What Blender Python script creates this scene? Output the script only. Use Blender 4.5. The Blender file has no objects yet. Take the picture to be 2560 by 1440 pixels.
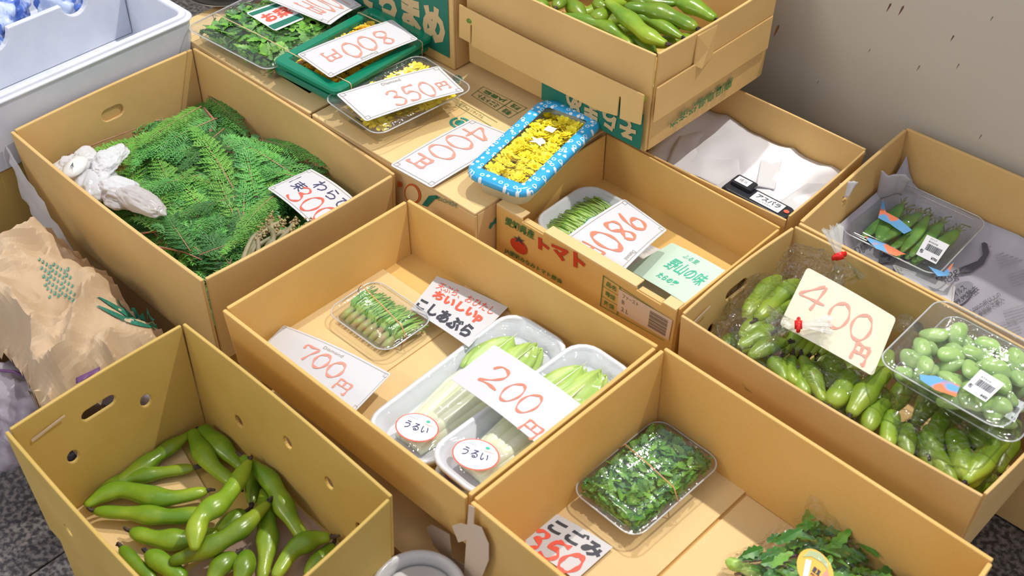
import bpy, bmesh, math, random
from mathutils import Vector, Matrix, noise
from mathutils.geometry import tessellate_polygon, delaunay_2d_cdt
S = bpy.context.scene
C = S.collection
V = Vector
PI = math.pi
rnd = random.Random(7)

# ------------------------------------------------------------------ camera
FPX, PITCH, ROLL, YAW = 3024.11, math.radians(42.275), math.radians(0.7337), math.radians(132.6377)
CAM = V((0, 0, 1.5))
_f = V((math.cos(YAW) * math.cos(PITCH), math.sin(YAW) * math.cos(PITCH), -math.sin(PITCH)))
_r0 = V((math.sin(YAW), -math.cos(YAW), 0)); _u0 = _r0.cross(_f)
_r = math.cos(ROLL) * _r0 + math.sin(ROLL) * _u0
_u = -math.sin(ROLL) * _r0 + math.cos(ROLL) * _u0
cd = bpy.data.cameras.new('camera'); cam = bpy.data.objects.new('camera', cd); C.objects.link(cam)
cd.sensor_width = 36; cd.lens = FPX / 2560 * 36; cd.clip_start = 0.02; cd.clip_end = 50
cam.matrix_world = Matrix(((_r.x, _u.x, -_f.x, CAM.x), (_r.y, _u.y, -_f.y, CAM.y), (_r.z, _u.z, -_f.z, CAM.z), (0, 0, 0, 1)))
cd.dof.use_dof = True; cd.dof.focus_distance = 1.95; cd.dof.aperture_fstop = 7.0
S.camera = cam
def _ray(x, y): return _f + _r * ((x - 1280) / FPX) - _u * ((y - 720) / FPX)
def W(x, y, z=0.0):
    d = _ray(x, y); return CAM + d * ((z - CAM.z) / d.z)
def WY(x, y, Y):
    d = _ray(x, y); return CAM + d * ((Y - CAM.y) / d.y)
def WX(x, y, X):
    d = _ray(x, y); return CAM + d * ((X - CAM.x) / d.x)

# ------------------------------------------------------------------ world, lamps, exposure
w = bpy.data.worlds.new('world'); S.world = w; w.use_nodes = True
bg = w.node_tree.nodes['Background']; bg.inputs[0].default_value = (0.86, 0.87, 1.0, 1); bg.inputs[1].default_value = 0.70
def spot(name, loc, aim, power, size, angle, blend, col):
    l = bpy.data.lights.new(name, 'SPOT'); l.energy = power; l.shadow_soft_size = size; l.spot_size = math.radians(angle); l.spot_blend = blend; l.color = col
    o = bpy.data.objects.new(name, l); C.objects.link(o); o.location = loc
    o.rotation_euler = (V(aim) - V(loc)).to_track_quat('-Z', 'Y').to_euler(); return o
spot('ceiling_spotlight', (-1.75, 2.35, 3.75), (-0.95, 0.95, 0.3), 262, 0.03, 58, 0.6, (1.0, 0.95, 0.88))
spot('ceiling_spotlight', (-0.05, 2.35, 3.75), (-0.80, 0.95, 0.3), 300, 0.03, 58, 0.6, (1.0, 0.95, 0.88))
al = bpy.data.lights.new('aisle_panel_light', 'AREA'); al.shape = 'RECTANGLE'; al.size = 1.2; al.size_y = .6; al.energy = 27; al.color = (1.0, 0.93, 0.80)  # soft warm fill added from the front to brighten the upright carton faces
ao = bpy.data.objects.new('aisle_panel_light', al); C.objects.link(ao); ao.location = (-1.7, -1.9, 2.7); ao.rotation_euler = (V((-1.0, .9, .3)) - V(ao.location)).to_track_quat('-Z', 'Y').to_euler()
S.cycles.transparent_max_bounces = 32
S.view_settings.view_transform = 'Standard'; S.view_settings.look = 'None'
S.view_settings.exposure = 0.0; S.view_settings.gamma = 1.0; S.view_settings.use_curve_mapping = False

# ------------------------------------------------------------------ materials
def nt(name):
    m = bpy.data.materials.new(name); m.use_nodes = True
    return m, m.node_tree.nodes, m.node_tree.links, m.node_tree.nodes['Principled BSDF']
def setp(b, **k):
    names = {'rough': 'Roughness', 'spec': 'Specular IOR Level', 'trans': 'Transmission Weight', 'metal': 'Metallic', 'coat': 'Coat Weight', 'sheen': 'Sheen Weight', 'sss': 'Subsurface Weight'}
    for a, v in k.items(): b.inputs[names[a]].default_value = v
def mat(name, col, rough=0.6, col2=None, nscale=8, detail=4, lo=.35, hi=.65, bump=0.0, bscale=60, bdist=.001, hue=0.0, stretch=(1, 1, 1), **k):
    m, N, L, b = nt(name); setp(b, rough=rough, **k)
    tc = N.new('ShaderNodeTexCoord'); mp = N.new('ShaderNodeMapping'); L.new(tc.outputs['Object'], mp.inputs[0]); mp.inputs['Scale'].default_value = stretch
    src = None
    if col2 is not None:
        n = N.new('ShaderNodeTexNoise'); n.inputs['Scale'].default_value = nscale; n.inputs['Detail'].default_value = detail; L.new(mp.outputs[0], n.inputs['Vector'])
        r = N.new('ShaderNodeValToRGB'); r.color_ramp.elements[0].position = lo; r.color_ramp.elements[1].position = hi
        r.color_ramp.elements[0].color = (*col, 1); r.color_ramp.elements[1].color = (*col2, 1)
        L.new(n.outputs[0], r.inputs[0]); src = r.outputs[0]
    else:
        b.inputs['Base Color'].default_value = (*col, 1)
    if hue:
        oi = N.new('ShaderNodeObjectInfo'); mr = N.new('ShaderNodeMapRange'); mr.inputs['To Min'].default_value = 1 - hue; mr.inputs['To Max'].default_value = 1 + hue
        L.new(oi.outputs['Random'], mr.inputs[0]); h = N.new('ShaderNodeHueSaturation')
        if src: L.new(src, h.inputs['Color'])
        else: h.inputs['Color'].default_value = (*col, 1)
        L.new(mr.outputs[0], h.inputs['Value']); src = h.outputs[0]
    if src: L.new(src, b.inputs['Base Color'])
    if bump:
        n2 = N.new('ShaderNodeTexNoise'); n2.inputs['Scale'].default_value = bscale; n2.inputs['Detail'].default_value = 3; L.new(mp.outputs[0], n2.inputs['Vector'])
        bp = N.new('ShaderNodeBump'); bp.inputs['Strength'].default_value = bump; bp.inputs['Distance'].default_value = bdist
        L.new(n2.outputs[0], bp.inputs['Height']); L.new(bp.outputs[0], b.inputs['Normal'])
    return m
def cardboard(name, a, b_, flute='Y'):
    m, N, L, b = nt(name); setp(b, rough=.62, spec=.25)
    tc = N.new('ShaderNodeTexCoord')
    n = N.new('ShaderNodeTexNoise'); n.inputs['Scale'].default_value = 7; n.inputs['Detail'].default_value = 5; L.new(tc.outputs['Object'], n.inputs['Vector'])
    r = N.new('ShaderNodeValToRGB'); r.color_ramp.elements[0].position = .3; r.color_ramp.elements[1].position = .7
    r.color_ramp.elements[0].color = (*a, 1); r.color_ramp.elements[1].color = (*b_, 1); L.new(n.outputs[0], r.inputs[0])
    f = N.new('ShaderNodeTexNoise'); f.inputs['Scale'].default_value = 450; f.inputs['Detail'].default_value = 1; L.new(tc.outputs['Object'], f.inputs['Vector'])
    mx = N.new('ShaderNodeMix'); mx.data_type = 'RGBA'; mx.blend_type = 'MULTIPLY'; mx.inputs[0].default_value = .12
    L.new(r.outputs[0], mx.inputs[6]); L.new(f.outputs[0], mx.inputs[7]); L.new(mx.outputs[2], b.inputs['Base Color'])
    wv = N.new('ShaderNodeTexNoise'); mp = N.new('ShaderNodeMapping'); mp.inputs['Scale'].default_value = (90, 90, 4); L.new(tc.outputs['Object'], mp.inputs[0]); L.new(mp.outputs[0], wv.inputs['Vector']); wv.inputs['Scale'].default_value = 1
    n3 = N.new('ShaderNodeTexNoise'); n3.inputs['Scale'].default_value = 14; n3.inputs['Detail'].default_value = 3; L.new(tc.outputs['Object'], n3.inputs['Vector'])
    ad = N.new('ShaderNodeMath'); ad.operation = 'MULTIPLY_ADD'; ad.inputs[1].default_value = .12; L.new(wv.outputs[0], ad.inputs[0]); L.new(n3.outputs[0], ad.inputs[2])
    bp = N.new('ShaderNodeBump'); bp.inputs['Strength'].default_value = .35; bp.inputs['Distance'].default_value = .004
    L.new(ad.outputs[0], bp.inputs['Height']); L.new(bp.outputs[0], b.inputs['Normal'])
    return m
CB = cardboard('kraft_cardboard', (.68, .44, .165), (.76, .51, .20))
CB2 = cardboard('olive_kraft_cardboard', (.56, .385, .095), (.66, .46, .135))
CBL = cardboard('light_kraft_cardboard', (.78, .55, .25), (.83, .60, .29))
CBO = cardboard('orange_kraft_cardboard', (.73, .45, .13), (.79, .51, .17))
def film(name, tint=(.97, .98, .98), rough=.06, base=.10, bump=0.0, bscale=30, bdist=.004, haze=0.0, hz=(.9, .92, .95)):
    m, N, L, b = nt(name); N.remove(b); out = N['Material Output']
    t = N.new('ShaderNodeBsdfTransparent'); t.inputs[0].default_value = (*tint, 1)
    g = N.new('ShaderNodeBsdfGlossy'); g.inputs['Roughness'].default_value = rough
    fr = N.new('ShaderNodeLayerWeight'); fr.inputs[0].default_value = .5
    pw = N.new('ShaderNodeMath'); pw.operation = 'POWER'; pw.inputs[1].default_value = 4; L.new(fr.outputs['Facing'], pw.inputs[0])
    ad = N.new('ShaderNodeMath'); ad.operation = 'MULTIPLY_ADD'; ad.inputs[1].default_value = .6; ad.inputs[2].default_value = base; ad.use_clamp = True; L.new(pw.outputs[0], ad.inputs[0])
    mx = N.new('ShaderNodeMixShader'); L.new(ad.outputs[0], mx.inputs[0]); L.new(t.outputs[0], mx.inputs[1]); L.new(g.outputs[0], mx.inputs[2])
    last = mx.outputs[0]
    if haze:
        d = N.new('ShaderNodeBsdfDiffuse'); d.inputs[0].default_value = (*hz, 1); m2 = N.new('ShaderNodeMixShader'); m2.inputs[0].default_value = haze
        L.new(last, m2.inputs[1]); L.new(d.outputs[0], m2.inputs[2]); last = m2.outputs[0]
    if bump:
        tc = N.new('ShaderNodeTexCoord'); n = N.new('ShaderNodeTexNoise'); n.inputs['Scale'].default_value = bscale; n.inputs['Detail'].default_value = 2.5; n.inputs['Distortion'].default_value = 1.2
        L.new(tc.outputs['Object'], n.inputs['Vector']); bp = N.new('ShaderNodeBump'); bp.inputs['Strength'].default_value = bump; bp.inputs['Distance'].default_value = bdist
        L.new(n.outputs[0], bp.inputs['Height'])
        for q in (g, fr): L.new(bp.outputs[0], q.inputs['Normal'])
    L.new(last, out.inputs[0])
    return m
CLEAR = film('clear_plastic', base=.06, rough=.05)
CLEARH = film('ribbed_clear_plastic', base=.09, rough=.08, haze=.015, bump=.3, bscale=70)
WRAP = film('cling_film', base=.05, rough=.05, bump=1.0, bscale=14, bdist=.02)
BAGF = film('bag_film', base=.065, rough=.05, bump=1.0, bscale=30, bdist=.03)
MILK = film('milky_plastic_film', tint=(.93, .94, .96), base=.18, rough=.12, bump=.6, bscale=30, bdist=.008, haze=.58, hz=(.90, .91, .94))
NETB = film('tissue_film', tint=(.9, .88, .93), base=.04, rough=.3, bump=.6, bscale=25, haze=.45, hz=(.62, .56, .62))
RIMM = film('clear_rim_bead', base=.25, rough=.12, haze=.38, hz=(.82, .85, .88))  # whitish haze in the colour stands in for highlights along pack edges
FOAM = mat('white_foam', (.74, .76, .80), .45, bump=.15, bscale=500)
FOAMW = mat('white_foam_tray', (.72, .75, .78), .3, bump=.08, bscale=600)
STY = mat('expanded_polystyrene', (.62, .66, .74), .5, (.68, .71, .78), nscale=20, bump=.25, bscale=350)
PAPER = mat('white_card_paper', (.62, .63, .65), .55)
PAPERM = mat('white_paper_sheet', (.72, .72, .76), .6, (.78, .78, .80), nscale=10)
CREAM = mat('cream_paper', (.68, .66, .50), .6)
MINT = mat('mint_paper', (.58, .76, .62), .55)
NEWS = mat('newsprint_paper', (.42, .41, .46), .75, (.50, .49, .54), nscale=9)
def ink(name, c, r=.6): return mat(name, c, r)
REDI = ink('faint_red_marker', (.80, .22, .13)); REDS = ink('strong_red_marker', (.88, .12, .07)); REDP = ink('pale_red_marker', (.80, .30, .22))
BLK = ink('grey_black_marker', (.045, .05, .07)); NAVY = ink('navy_marker', (.03, .03, .12))
GOLD = ink('faded_gold_line', (.42, .36, .28)); GRN = ink('dark_green_print', (.01, .17, .11)); GRN2 = ink('green_box_print', (.05, .18, .05))
GRN3 = ink('mint_green_print', (.06, .52, .33)); REDT = ink('tomato_red_print', (.55, .045, .012)); ORG = ink('orange_red_print', (.66, .13, .02)); TEAL = ink('teal_print', (.02, .25, .2))
GREYP = ink('grey_print', (.09, .09, .11)); GREYL = ink('light_grey_print', (.30, .30, .34)); BAR = ink('brown_barcode_print', (.16, .11, .07)); BEIGE = ink('beige_sticker_paper', (.68, .53, .40))
BLUEP = mat('blue_printed_film', (.10, .2, .62), .3, (.55, .66, .88), nscale=45, lo=.45, hi=.55, stretch=(1, 1, .3))
WHT = ink('white_print', (.9, .93, .95), .4); TANP = ink('bare_kraft_lettering', (.60, .44, .22))
RUB = mat('rubber_band_rubber', (.72, .36, .17), .5); RUBY = mat('yellow_rubber_band_rubber', (.72, .55, .28), .5)
TAPER = mat('red_vinyl_tape', (.72, .012, .008), .3)
POD = mat('fava_pod_skin', (.115, .24, .012), .26, (.33, .43, .03), nscale=14, detail=6, lo=.4, hi=.72, bump=.25, bscale=120, bdist=.0015, hue=.22)
PODB = mat('pale_fava_pod_skin', (.12, .24, .014), .3, (.35, .44, .04), nscale=14, detail=6, lo=.35, hi=.7, bump=.25, bscale=120, bdist=.0015, hue=.15)
PODS = mat('dried_pod_stem', (.02, .014, .016), .8, (.09, .06, .04), nscale=90)
BEAN = mat('shelled_broad_bean_skin', (.33, .54, .15), .28, (.52, .68, .30), nscale=40, hue=.1)
CED = mat('cedar_foliage', (.035, .17, .045), .42, (.10, .32, .055), nscale=25, hue=.5)
CEDL = mat('bright_cedar_foliage', (.09, .30, .035), .42, (.17, .40, .06), nscale=25, hue=.25)
TWIG = mat('reddish_cedar_twig', (.33, .14, .075), .6, (.42, .22, .15), nscale=60)
LEAF = mat('green_leaf', (.10, .34, .03), .4, (.24, .52, .07), nscale=45)
LEAFD = mat('dark_green_leaf', (.035, .17, .025), .4, (.10, .30, .04), nscale=45)
KOG = mat('fern_shoot_green', (.06, .23, .025), .4, (.26, .48, .07), nscale=60)
STEMG = mat('shoot_stalk_green', (.30, .55, .08), .35, (.52, .72, .22), nscale=70)
BUD = mat('brown_green_bud_base', (.34, .46, .11), .45, (.42, .27, .12), nscale=90)
URL = mat('pale_green_hosta_leaf', (.33, .55, .09), .35, (.50, .66, .16), nscale=20, stretch=(1, 6, 1))
URS = mat('white_hosta_stalk', (.76, .80, .52), .28, (.84, .85, .66), nscale=30)
YEL = mat('yellow_petals', (.98, .78, .005), .5, (1.0, .90, .05), nscale=80, hue=.08)
YEO = mat('deep_yellow_petals', (.95, .56, .01), .5, (.98, .68, .03), nscale=60)
FERN = mat('bracken_stalk', (.17, .17, .07), .5, (.30, .26, .15), nscale=50, hue=.2)
FERNC = mat('bracken_curl', (.32, .20, .07), .6, (.50, .40, .20), nscale=120)
PEA = mat('snow_pea_skin', (.09, .30, .04), .35, (.22, .46, .08), nscale=30, hue=.15)
CALYX = mat('pea_calyx', (.16, .26, .07), .5, (.30, .30, .14), nscale=80)
GTR = mat('green_plastic_tray', (.004, .215, .115), .25)
BTR = mat('sky_blue_tray_lid', (.04, .42, .78), .25)
BLKP = mat('black_plastic', (.018, .022, .03), .3)
CER = mat('grey_white_ceramic', (.62, .62, .60), .22); METL = mat('dull_aluminium', (.42, .40, .36), .3, metal=.8)
BAGP = mat('crumpled_kraft_bag_paper', (.50, .365, .22), .7, (.57, .43, .28), nscale=6, bump=.3, bscale=90)
PURP = mat('purple_bag_print', (.13, .045, .15), .5)
TAPE = film('packing_tape_film', tint=(.86, .82, .75), base=.12, rough=.25, haze=.4, hz=(.66, .54, .42))
TAPEB = mat('peeled_beige_paper_tape', (.66, .52, .38), .6)
ORS = ink('orange_sticker', (.96, .45, .02), .35)
SOUT = mat('rainbow_foil_print', (.16, .42, .75), .2, (.85, .25, .12), nscale=28, detail=1, lo=.5, hi=.56)

# ------------------------------------------------------------------ object helpers
def props(o, label=None, cat=None, group=None, kind=None):
    for k, v in (('label', label), ('category', cat), ('group', group), ('kind', kind)):
        if v: o[k] = v
    return o
def thing(name, label, cat, loc=(0, 0, 0), rz=0.0, group=None, rot=None):
    o = bpy.data.objects.new(name, None); C.objects.link(o); o.empty_display_size = .02
    o.location = loc; o.rotation_euler = rot if rot else (0, 0, rz)
    return props(o, label, cat, group)
def wmat(o):
    m = Matrix.Identity(4)
    while o is not None: m = o.matrix_basis @ m; o = o.parent
    return m
class MB:
    def __init__(s): s.v = []; s.f = []; s.m = []
    def add(s, vs, fs, mi=0):
        k = len(s.v); s.v += [V(p) for p in vs]; s.f += [[i + k for i in f] for f in fs]; s.m += [mi] * len(fs); return s
    def box(s, a, b, mi=0):
        x0, y0, z0 = a; x1, y1, z1 = b
        return s.add([(x0, y0, z0), (x1, y0, z0), (x1, y1, z0), (x0, y1, z0), (x0, y0, z1), (x1, y0, z1), (x1, y1, z1), (x0, y1, z1)],
              [(0, 3, 2, 1), (4, 5, 6, 7), (0, 1, 5, 4), (1, 2, 6, 5), (2, 3, 7, 6), (3, 0, 4, 7)], mi)
    def loft(s, rings, close=True, cap0=True, cap1=True, mi=0):
        n = len(rings[0]); vs = [p for r in rings for p in r]; fs = []
        for i in range(len(rings) - 1):
            for j in range(n if close else n - 1):
                k = (j + 1) % n; fs.append((i * n + j, i * n + k, (i + 1) * n + k, (i + 1) * n + j))
        if cap0: fs.append(tuple(range(n - 1, -1, -1)))
        if cap1: fs.append(tuple((len(rings) - 1) * n + j for j in range(n)))
        return s.add(vs, fs, mi)
    def tube(s, pts, rad, n=8, mi=0, flat=1.0, up=None):
        pts = [V(p) for p in pts]; rings = []
        prev = None
        for i, p in enumerate(pts):
            t = (pts[min(i + 1, len(pts) - 1)] - pts[max(i - 1, 0)]).normalized()
            u = (up or V((0, 0, 1)))
            a = t.cross(u)
            if a.length < 1e-3: a = t.cross(V((1, 0, 0)))
            a.normalize(); b = a.cross(t)
            if prev and a.dot(prev) < 0: a = -a; b = -b
            prev = a
            r = rad(i / (len(pts) - 1)) if callable(rad) else rad
            rings.append([p + a * (math.cos(2 * PI * j / n) * r) + b * (math.sin(2 * PI * j / n) * r * flat) for j in range(n)])
        return s.loft(rings, mi=mi)
    def grid(s, fn, nu, nv, mi=0):
        vs = [fn(i / nu, j / nv) for j in range(nv + 1) for i in range(nu + 1)]
        fs = [(j * (nu + 1) + i, j * (nu + 1) + i + 1, (j + 1) * (nu + 1) + i + 1, (j + 1) * (nu + 1) + i) for j in range(nv) for i in range(nu)]
        return s.add(vs, fs, mi)
def mesh(name, mb, mats, smooth=False):
    me = bpy.data.meshes.new(name); me.from_pydata([tuple(v) for v in mb.v], [], mb.f)
    for m in (mats if isinstance(mats, (list, tuple)) else [mats]): me.materials.append(m)
    if any(mb.m): me.polygons.foreach_set('material_index', mb.m)
    if smooth: me.polygons.foreach_set('use_smooth', [True] * len(me.polygons))
    me.update(); return me
def obj(name, mb, mats, parent=None, smooth=False, local=False, bevel=0, solid=0):
    """one mesh object; geometry comes in world space unless local."""
    if not local and parent is not None:
        inv = wmat(parent).inverted(); mb.v = [inv @ p for p in mb.v]
    loc = None
    if parent is None and not local and mb.v:
        n = len(mb.v); loc = V((sum(p.x for p in mb.v) / n, sum(p.y for p in mb.v) / n, min(p.z for p in mb.v))); mb.v = [p - loc for p in mb.v]
    o = bpy.data.objects.new(name, mesh(name, mb, mats, smooth)); C.objects.link(o); o.parent = parent
    if loc: o.location = loc
    if bevel:
        b = o.modifiers.new('bevel', 'BEVEL'); b.width = bevel; b.segments = 2; b.limit_method = 'ANGLE'; b.angle_limit = math.radians(50)
    if solid:
        q = o.modifiers.new('solid', 'SOLIDIFY'); q.thickness = solid; q.offset = 0
    return o
def dup(root, loc=None, rz=None, label=None, group=None, scale=None):
    r = root.copy(); C.objects.link(r)
    if loc is not None: r.location = loc
    if rz is not None: r.rotation_euler = rz if isinstance(rz, tuple) else (0, 0, rz)
    if scale: r.scale = (scale,) * 3
    if label: r['label'] = label
    if group: r['group'] = group
    for ch in list(root.children):
        c = ch.copy(); C.objects.link(c); c.parent = r
        for g in list(ch.children):
            d = g.copy(); C.objects.link(d); d.parent = c
    return r

# ------------------------------------------------------------------ flat writing
def tri2d(outer, holes=()):
    loops = [outer] + list(holes); flat = [p for l in loops for p in l]
    tr = tessellate_polygon([[V((p[0], p[1], 0)) for p in l] for l in loops]); return flat, [tuple(t) for t in tr]
_tc = {}
def text2d(s, bold=0.0):
    if (s, bold) in _tc: return _tc[(s, bold)]
    c = bpy.data.curves.new('t', 'FONT'); c.body = s; c.resolution_u = 2; c.offset = bold; o = bpy.data.objects.new('t', c); C.objects.link(o)
    bpy.context.view_layer.update(); dg = bpy.context.evaluated_depsgraph_get(); m = bpy.data.meshes.new_from_object(o.evaluated_get(dg))
    vs = [(v.co.x, v.co.y) for v in m.vertices]; fs = [tuple(p.vertices) for p in m.polygons]
    bpy.data.objects.remove(o); bpy.data.curves.remove(c); bpy.data.meshes.remove(m)
    _tc[(s, bold)] = (vs, fs); return vs, fs
def crom(pts, n=7, closed=False):
    out = []; P = list(pts); k = len(P)
    rng = range(k if closed else k - 1)
    for i in rng:
        g = (lambda j: P[j % k]) if closed else (lambda j: P[max(0, min(k - 1, j))])
        a, b, c, d = g(i - 1), g(i), g(i + 1), g(i + 2)
        for q in range(n):
            t = q / n; out.append(tuple(.5 * (2 * b[e] + (c[e] - a[e]) * t + (2 * a[e] - 5 * b[e] + 4 * c[e] - d[e]) * t * t + (3 * b[e] - a[e] - 3 * c[e] + d[e]) * t ** 3) for e in range(len(b))))
    if not closed: out.append(tuple(P[-1]))
    else: out.append(out[0])
    return out
GL = {'0': [[(.55, .98), (.2, .78), (.08, .4), (.3, .04), (.7, .08), (.93, .5), (.8, .88), (.5, 1)]],
 '2': [[(.05, .72), (.3, .97), (.72, .9), (.78, .62), (.45, .3), (.02, .05), (.5, .1), (1, .06)]],
 '3': [[(.12, .85), (.45, 1), (.78, .86), (.62, .62), (.35, .54), (.72, .48), (.88, .22), (.5, 0), (.05, .12)]],
 '4': [[(.75, 1), (.4, .7), (.02, .36), (.5, .36), (1, .38)], [(.82, .99), (.72, .5), (.6, 0)]],
 '5': [[(.25, .95), (.6, .96), (.98, .98)], [(.28, .95), (.16, .52), (.55, .6), (.88, .36), (.6, .02), (.05, .06)]],
 '7': [[(.04, .68), (.08, .98), (.5, .96), (.95, .98), (.7, .5), (.5, 0)]],
 '8': [[(.8, .82), (.5, 1), (.2, .82), (.4, .55), (.8, .3), (.6, .01), (.2, .1), (.18, .35), (.55, .6), (.82, .84)]],
 '9': [[(.85, .8), (.5, 1), (.12, .8), (.2, .5), (.6, .5), (.85, .82), (.8, .4), (.55, 0)]],
 '1': [[(.5, 1), (.45, .5), (.5, 0)]],
 'e': [[(.08, 0), (.1, .5), (.12, .95)], [(.12, .95), (.5, .93), (.92, .96)], [(.92, .96), (.9, .5), (.88, .02), (.72, .06)], [(.5, .95), (.5, .48)], [(.12, .48), (.5, .47), (.9, .5)]],
 'w1': [[(.25, 1), (.28, .5), (.22, 0)], [(0, .72), (.25, .78), (.4, .7), (.1, .3), (.5, .62), (.9, .6), (.85, .2), (.55, .02)]]}
def stroke2d(ch, wd):
    vs, fs = [], []
    for st in GL[ch]:
        p = crom(st, 6)
        k = len(vs)
        for i, (x, y) in enumerate(p):
            a = p[max(0, i - 1)]; b = p[min(len(p) - 1, i + 1)]; dx, dy = b[0] - a[0], b[1] - a[1]; l = math.hypot(dx, dy) or 1
            q = wd * (.8 + .35 * math.sin(i * .7)); vs += [(x - dy / l * q, y + dx / l * q), (x + dy / l * q, y - dx / l * q)]
        fs += [(k + 2 * i, k + 2 * i + 1, k + 2 * i + 3, k + 2 * i + 2) for i in range(len(p) - 1)]
    return vs, fs
def bil(q):
    q = [V(p) for p in q]
    return lambda u, v: (q[0] * (1 - u) + q[1] * u) * (1 - v) + (q[3] * (1 - u) + q[2] * u) * v     # BL BR TR TL
def put(mb, geo, fn, box, up, lift, mi=0, fit=True):
    vs, fs = geo; x0, y0, x1, y1 = box
    if fit:
        ax = min(v[0] for v in vs); bx = max(v[0] for v in vs); ay = min(v[1] for v in vs); by = max(v[1] for v in vs)
    else: ax, bx, ay, by = 0, 1, 0, 1
    mb.add([fn(x0 + (v[0] - ax) / (bx - ax) * (x1 - x0), y0 + (v[1] - ay) / (by - ay) * (y1 - y0)) + up * lift for v in vs], fs, mi)
def writing(parent, fn, up, items, name='lettering', lift=.0009):
    """items: (kind, text, box, material[, bold]); kind 't' printed, 's' hand strokes."""
    by = {}
    for it in items: by.setdefault(it[3].name, []).append(it)
    for k, its in by.items():
        mb = MB()
        for it in its:
            if it[0] == 't': put(mb, text2d(it[1], it[4] if len(it) > 4 else 0), fn, it[2], up, lift)
            elif it[0] == 'r': put(mb, ([(0, 0), (1, 0), (1, 1), (0, 1)], [(0, 1, 2, 3)]), fn, it[2], up, lift * (it[4] if len(it) > 4 else 1))
            elif it[0] == 'p': 
                g = tri2d(it[1]); put(mb, g, fn, it[2], up, lift * (it[4] if len(it) > 4 else 1), fit=False)
            else:
                x0, y0, x1, y1 = it[2]; n = len(it[1]); wv = (x1 - x0) / n
                for i, ch in enumerate(it[1]):
                    g = stroke2d(ch, it[4] if len(it) > 4 else .06); j = rnd.uniform(-.02, .02)
                    sx = .06 * wv; put(mb, g, fn, (x0 + wv * i + sx, y0 + j, x0 + wv * (i + 1) - sx * .2, y1 + j), up, lift, fit=False)
        obj(name, mb, its[0][3], parent)
def circ(cx, cy, rx, ry, n=20): return [(cx + rx * math.cos(2 * PI * i / n), cy + ry * math.sin(2 * PI * i / n)) for i in range(n)]

def card(label, quad, items, m=PAPER, bend=.004, border=True, r=.05, dmnd=None, name='price_card', group=None, twist=0, clip=None):
    """quad: BL BR TR TL in the card's own reading direction"""
    f0 = bil(quad); c = f0(.5, .5); base = thing(name, label, 'price card' if name == 'price_card' else 'leaflet', (c.x, c.y, min(p[2] for p in quad)), group=group)
    up = (V(quad[1]) - V(quad[0])).cross(V(quad[3]) - V(quad[0])).normalized()
    fn = lambda u, v: f0(u, v) + up * (bend * math.sin(PI * max(0, min(1, u))) + twist * (u - .5) * (v - .5))
    asp = (V(quad[1]) - V(quad[0])).length / (V(quad[3]) - V(quad[0])).length
    us = sorted({0, .25 * r / asp, .6 * r / asp, r / asp, 1 - r / asp, 1 - .6 * r / asp, 1 - .25 * r / asp, 1} | {i / 12 for i in range(1, 12)})
    def ins(u):
        d = min(u, 1 - u) * asp
        return 0 if d >= r else r - math.sqrt(max(0, r * r - (r - d) ** 2))
    nv = 6; vs = []; fs = []
    for u in us:
        i = ins(u)
        for k in range(nv + 1): vs.append(fn(u, i + (1 - 2 * i) * k / nv))
    n = len(us)
    for a in range(n - 1):
        for k in range(nv): j = a * (nv + 1) + k; fs.append((j, j + nv + 1, j + nv + 2, j + 1))
    mb = MB(); mb.add(vs, fs)
    obj('card', mb, m, base, solid=.0006)
    its = list(items)
    if border:
        a = .045; b = a / asp; w_ = .008
        for (x0, y0, x1, y1) in ((b * 2.2, a, 1 - b * 2.2, a + w_), (b * 2.2, 1 - a - w_, 1 - b * 2.2, 1 - a), (b, a * 2.2, b + w_ / asp, 1 - a * 2.2), (1 - b - w_ / asp, a * 2.2, 1 - b, 1 - a * 2.2)):
            its.append(('r', '', (x0, y0, x1, y1), GOLD))
        for cx, cy in ((b * 1.8, a * 1.8), (1 - b * 1.8, a * 1.8), (b * 1.8, 1 - a * 1.8), (1 - b * 1.8, 1 - a * 1.8)):
            h = a * 1.0
            for x0, y0, x1, y1 in ((cx - h / asp, cy - h, cx + h / asp, cy - h + w_), (cx - h / asp, cy + h - w_, cx + h / asp, cy + h), (cx - h / asp, cy - h, cx - h / asp + w_ / asp, cy + h), (cx + h / asp - w_ / asp, cy - h, cx + h / asp, cy + h)):
                its.append(('r', '', (x0, y0, x1, y1), GOLD))
    if dmnd: its.append(('t', 'Diamond', dmnd, GOLD))
    # lines must follow the bend: subdivide long ones
    out = []
    for it in its:
        if it[0] == 'r' and it[2][2] - it[2][0] > .2:
            x0, y0, x1, y1 = it[2]; k = 10
            out += [('r', '', (x0 + (x1 - x0) * i / k, y0, x0 + (x1 - x0) * (i + 1) / k, y1), it[3]) for i in range(k)]
        else: out.append(it)
    writing(base, fn, up, out)
    return base
def Q(z, *pts):
    zz = z if isinstance(z, (list, tuple)) else [z] * 4
    return [W(p[0], p[1], zz[i]) for i, p in enumerate(pts)]

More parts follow.
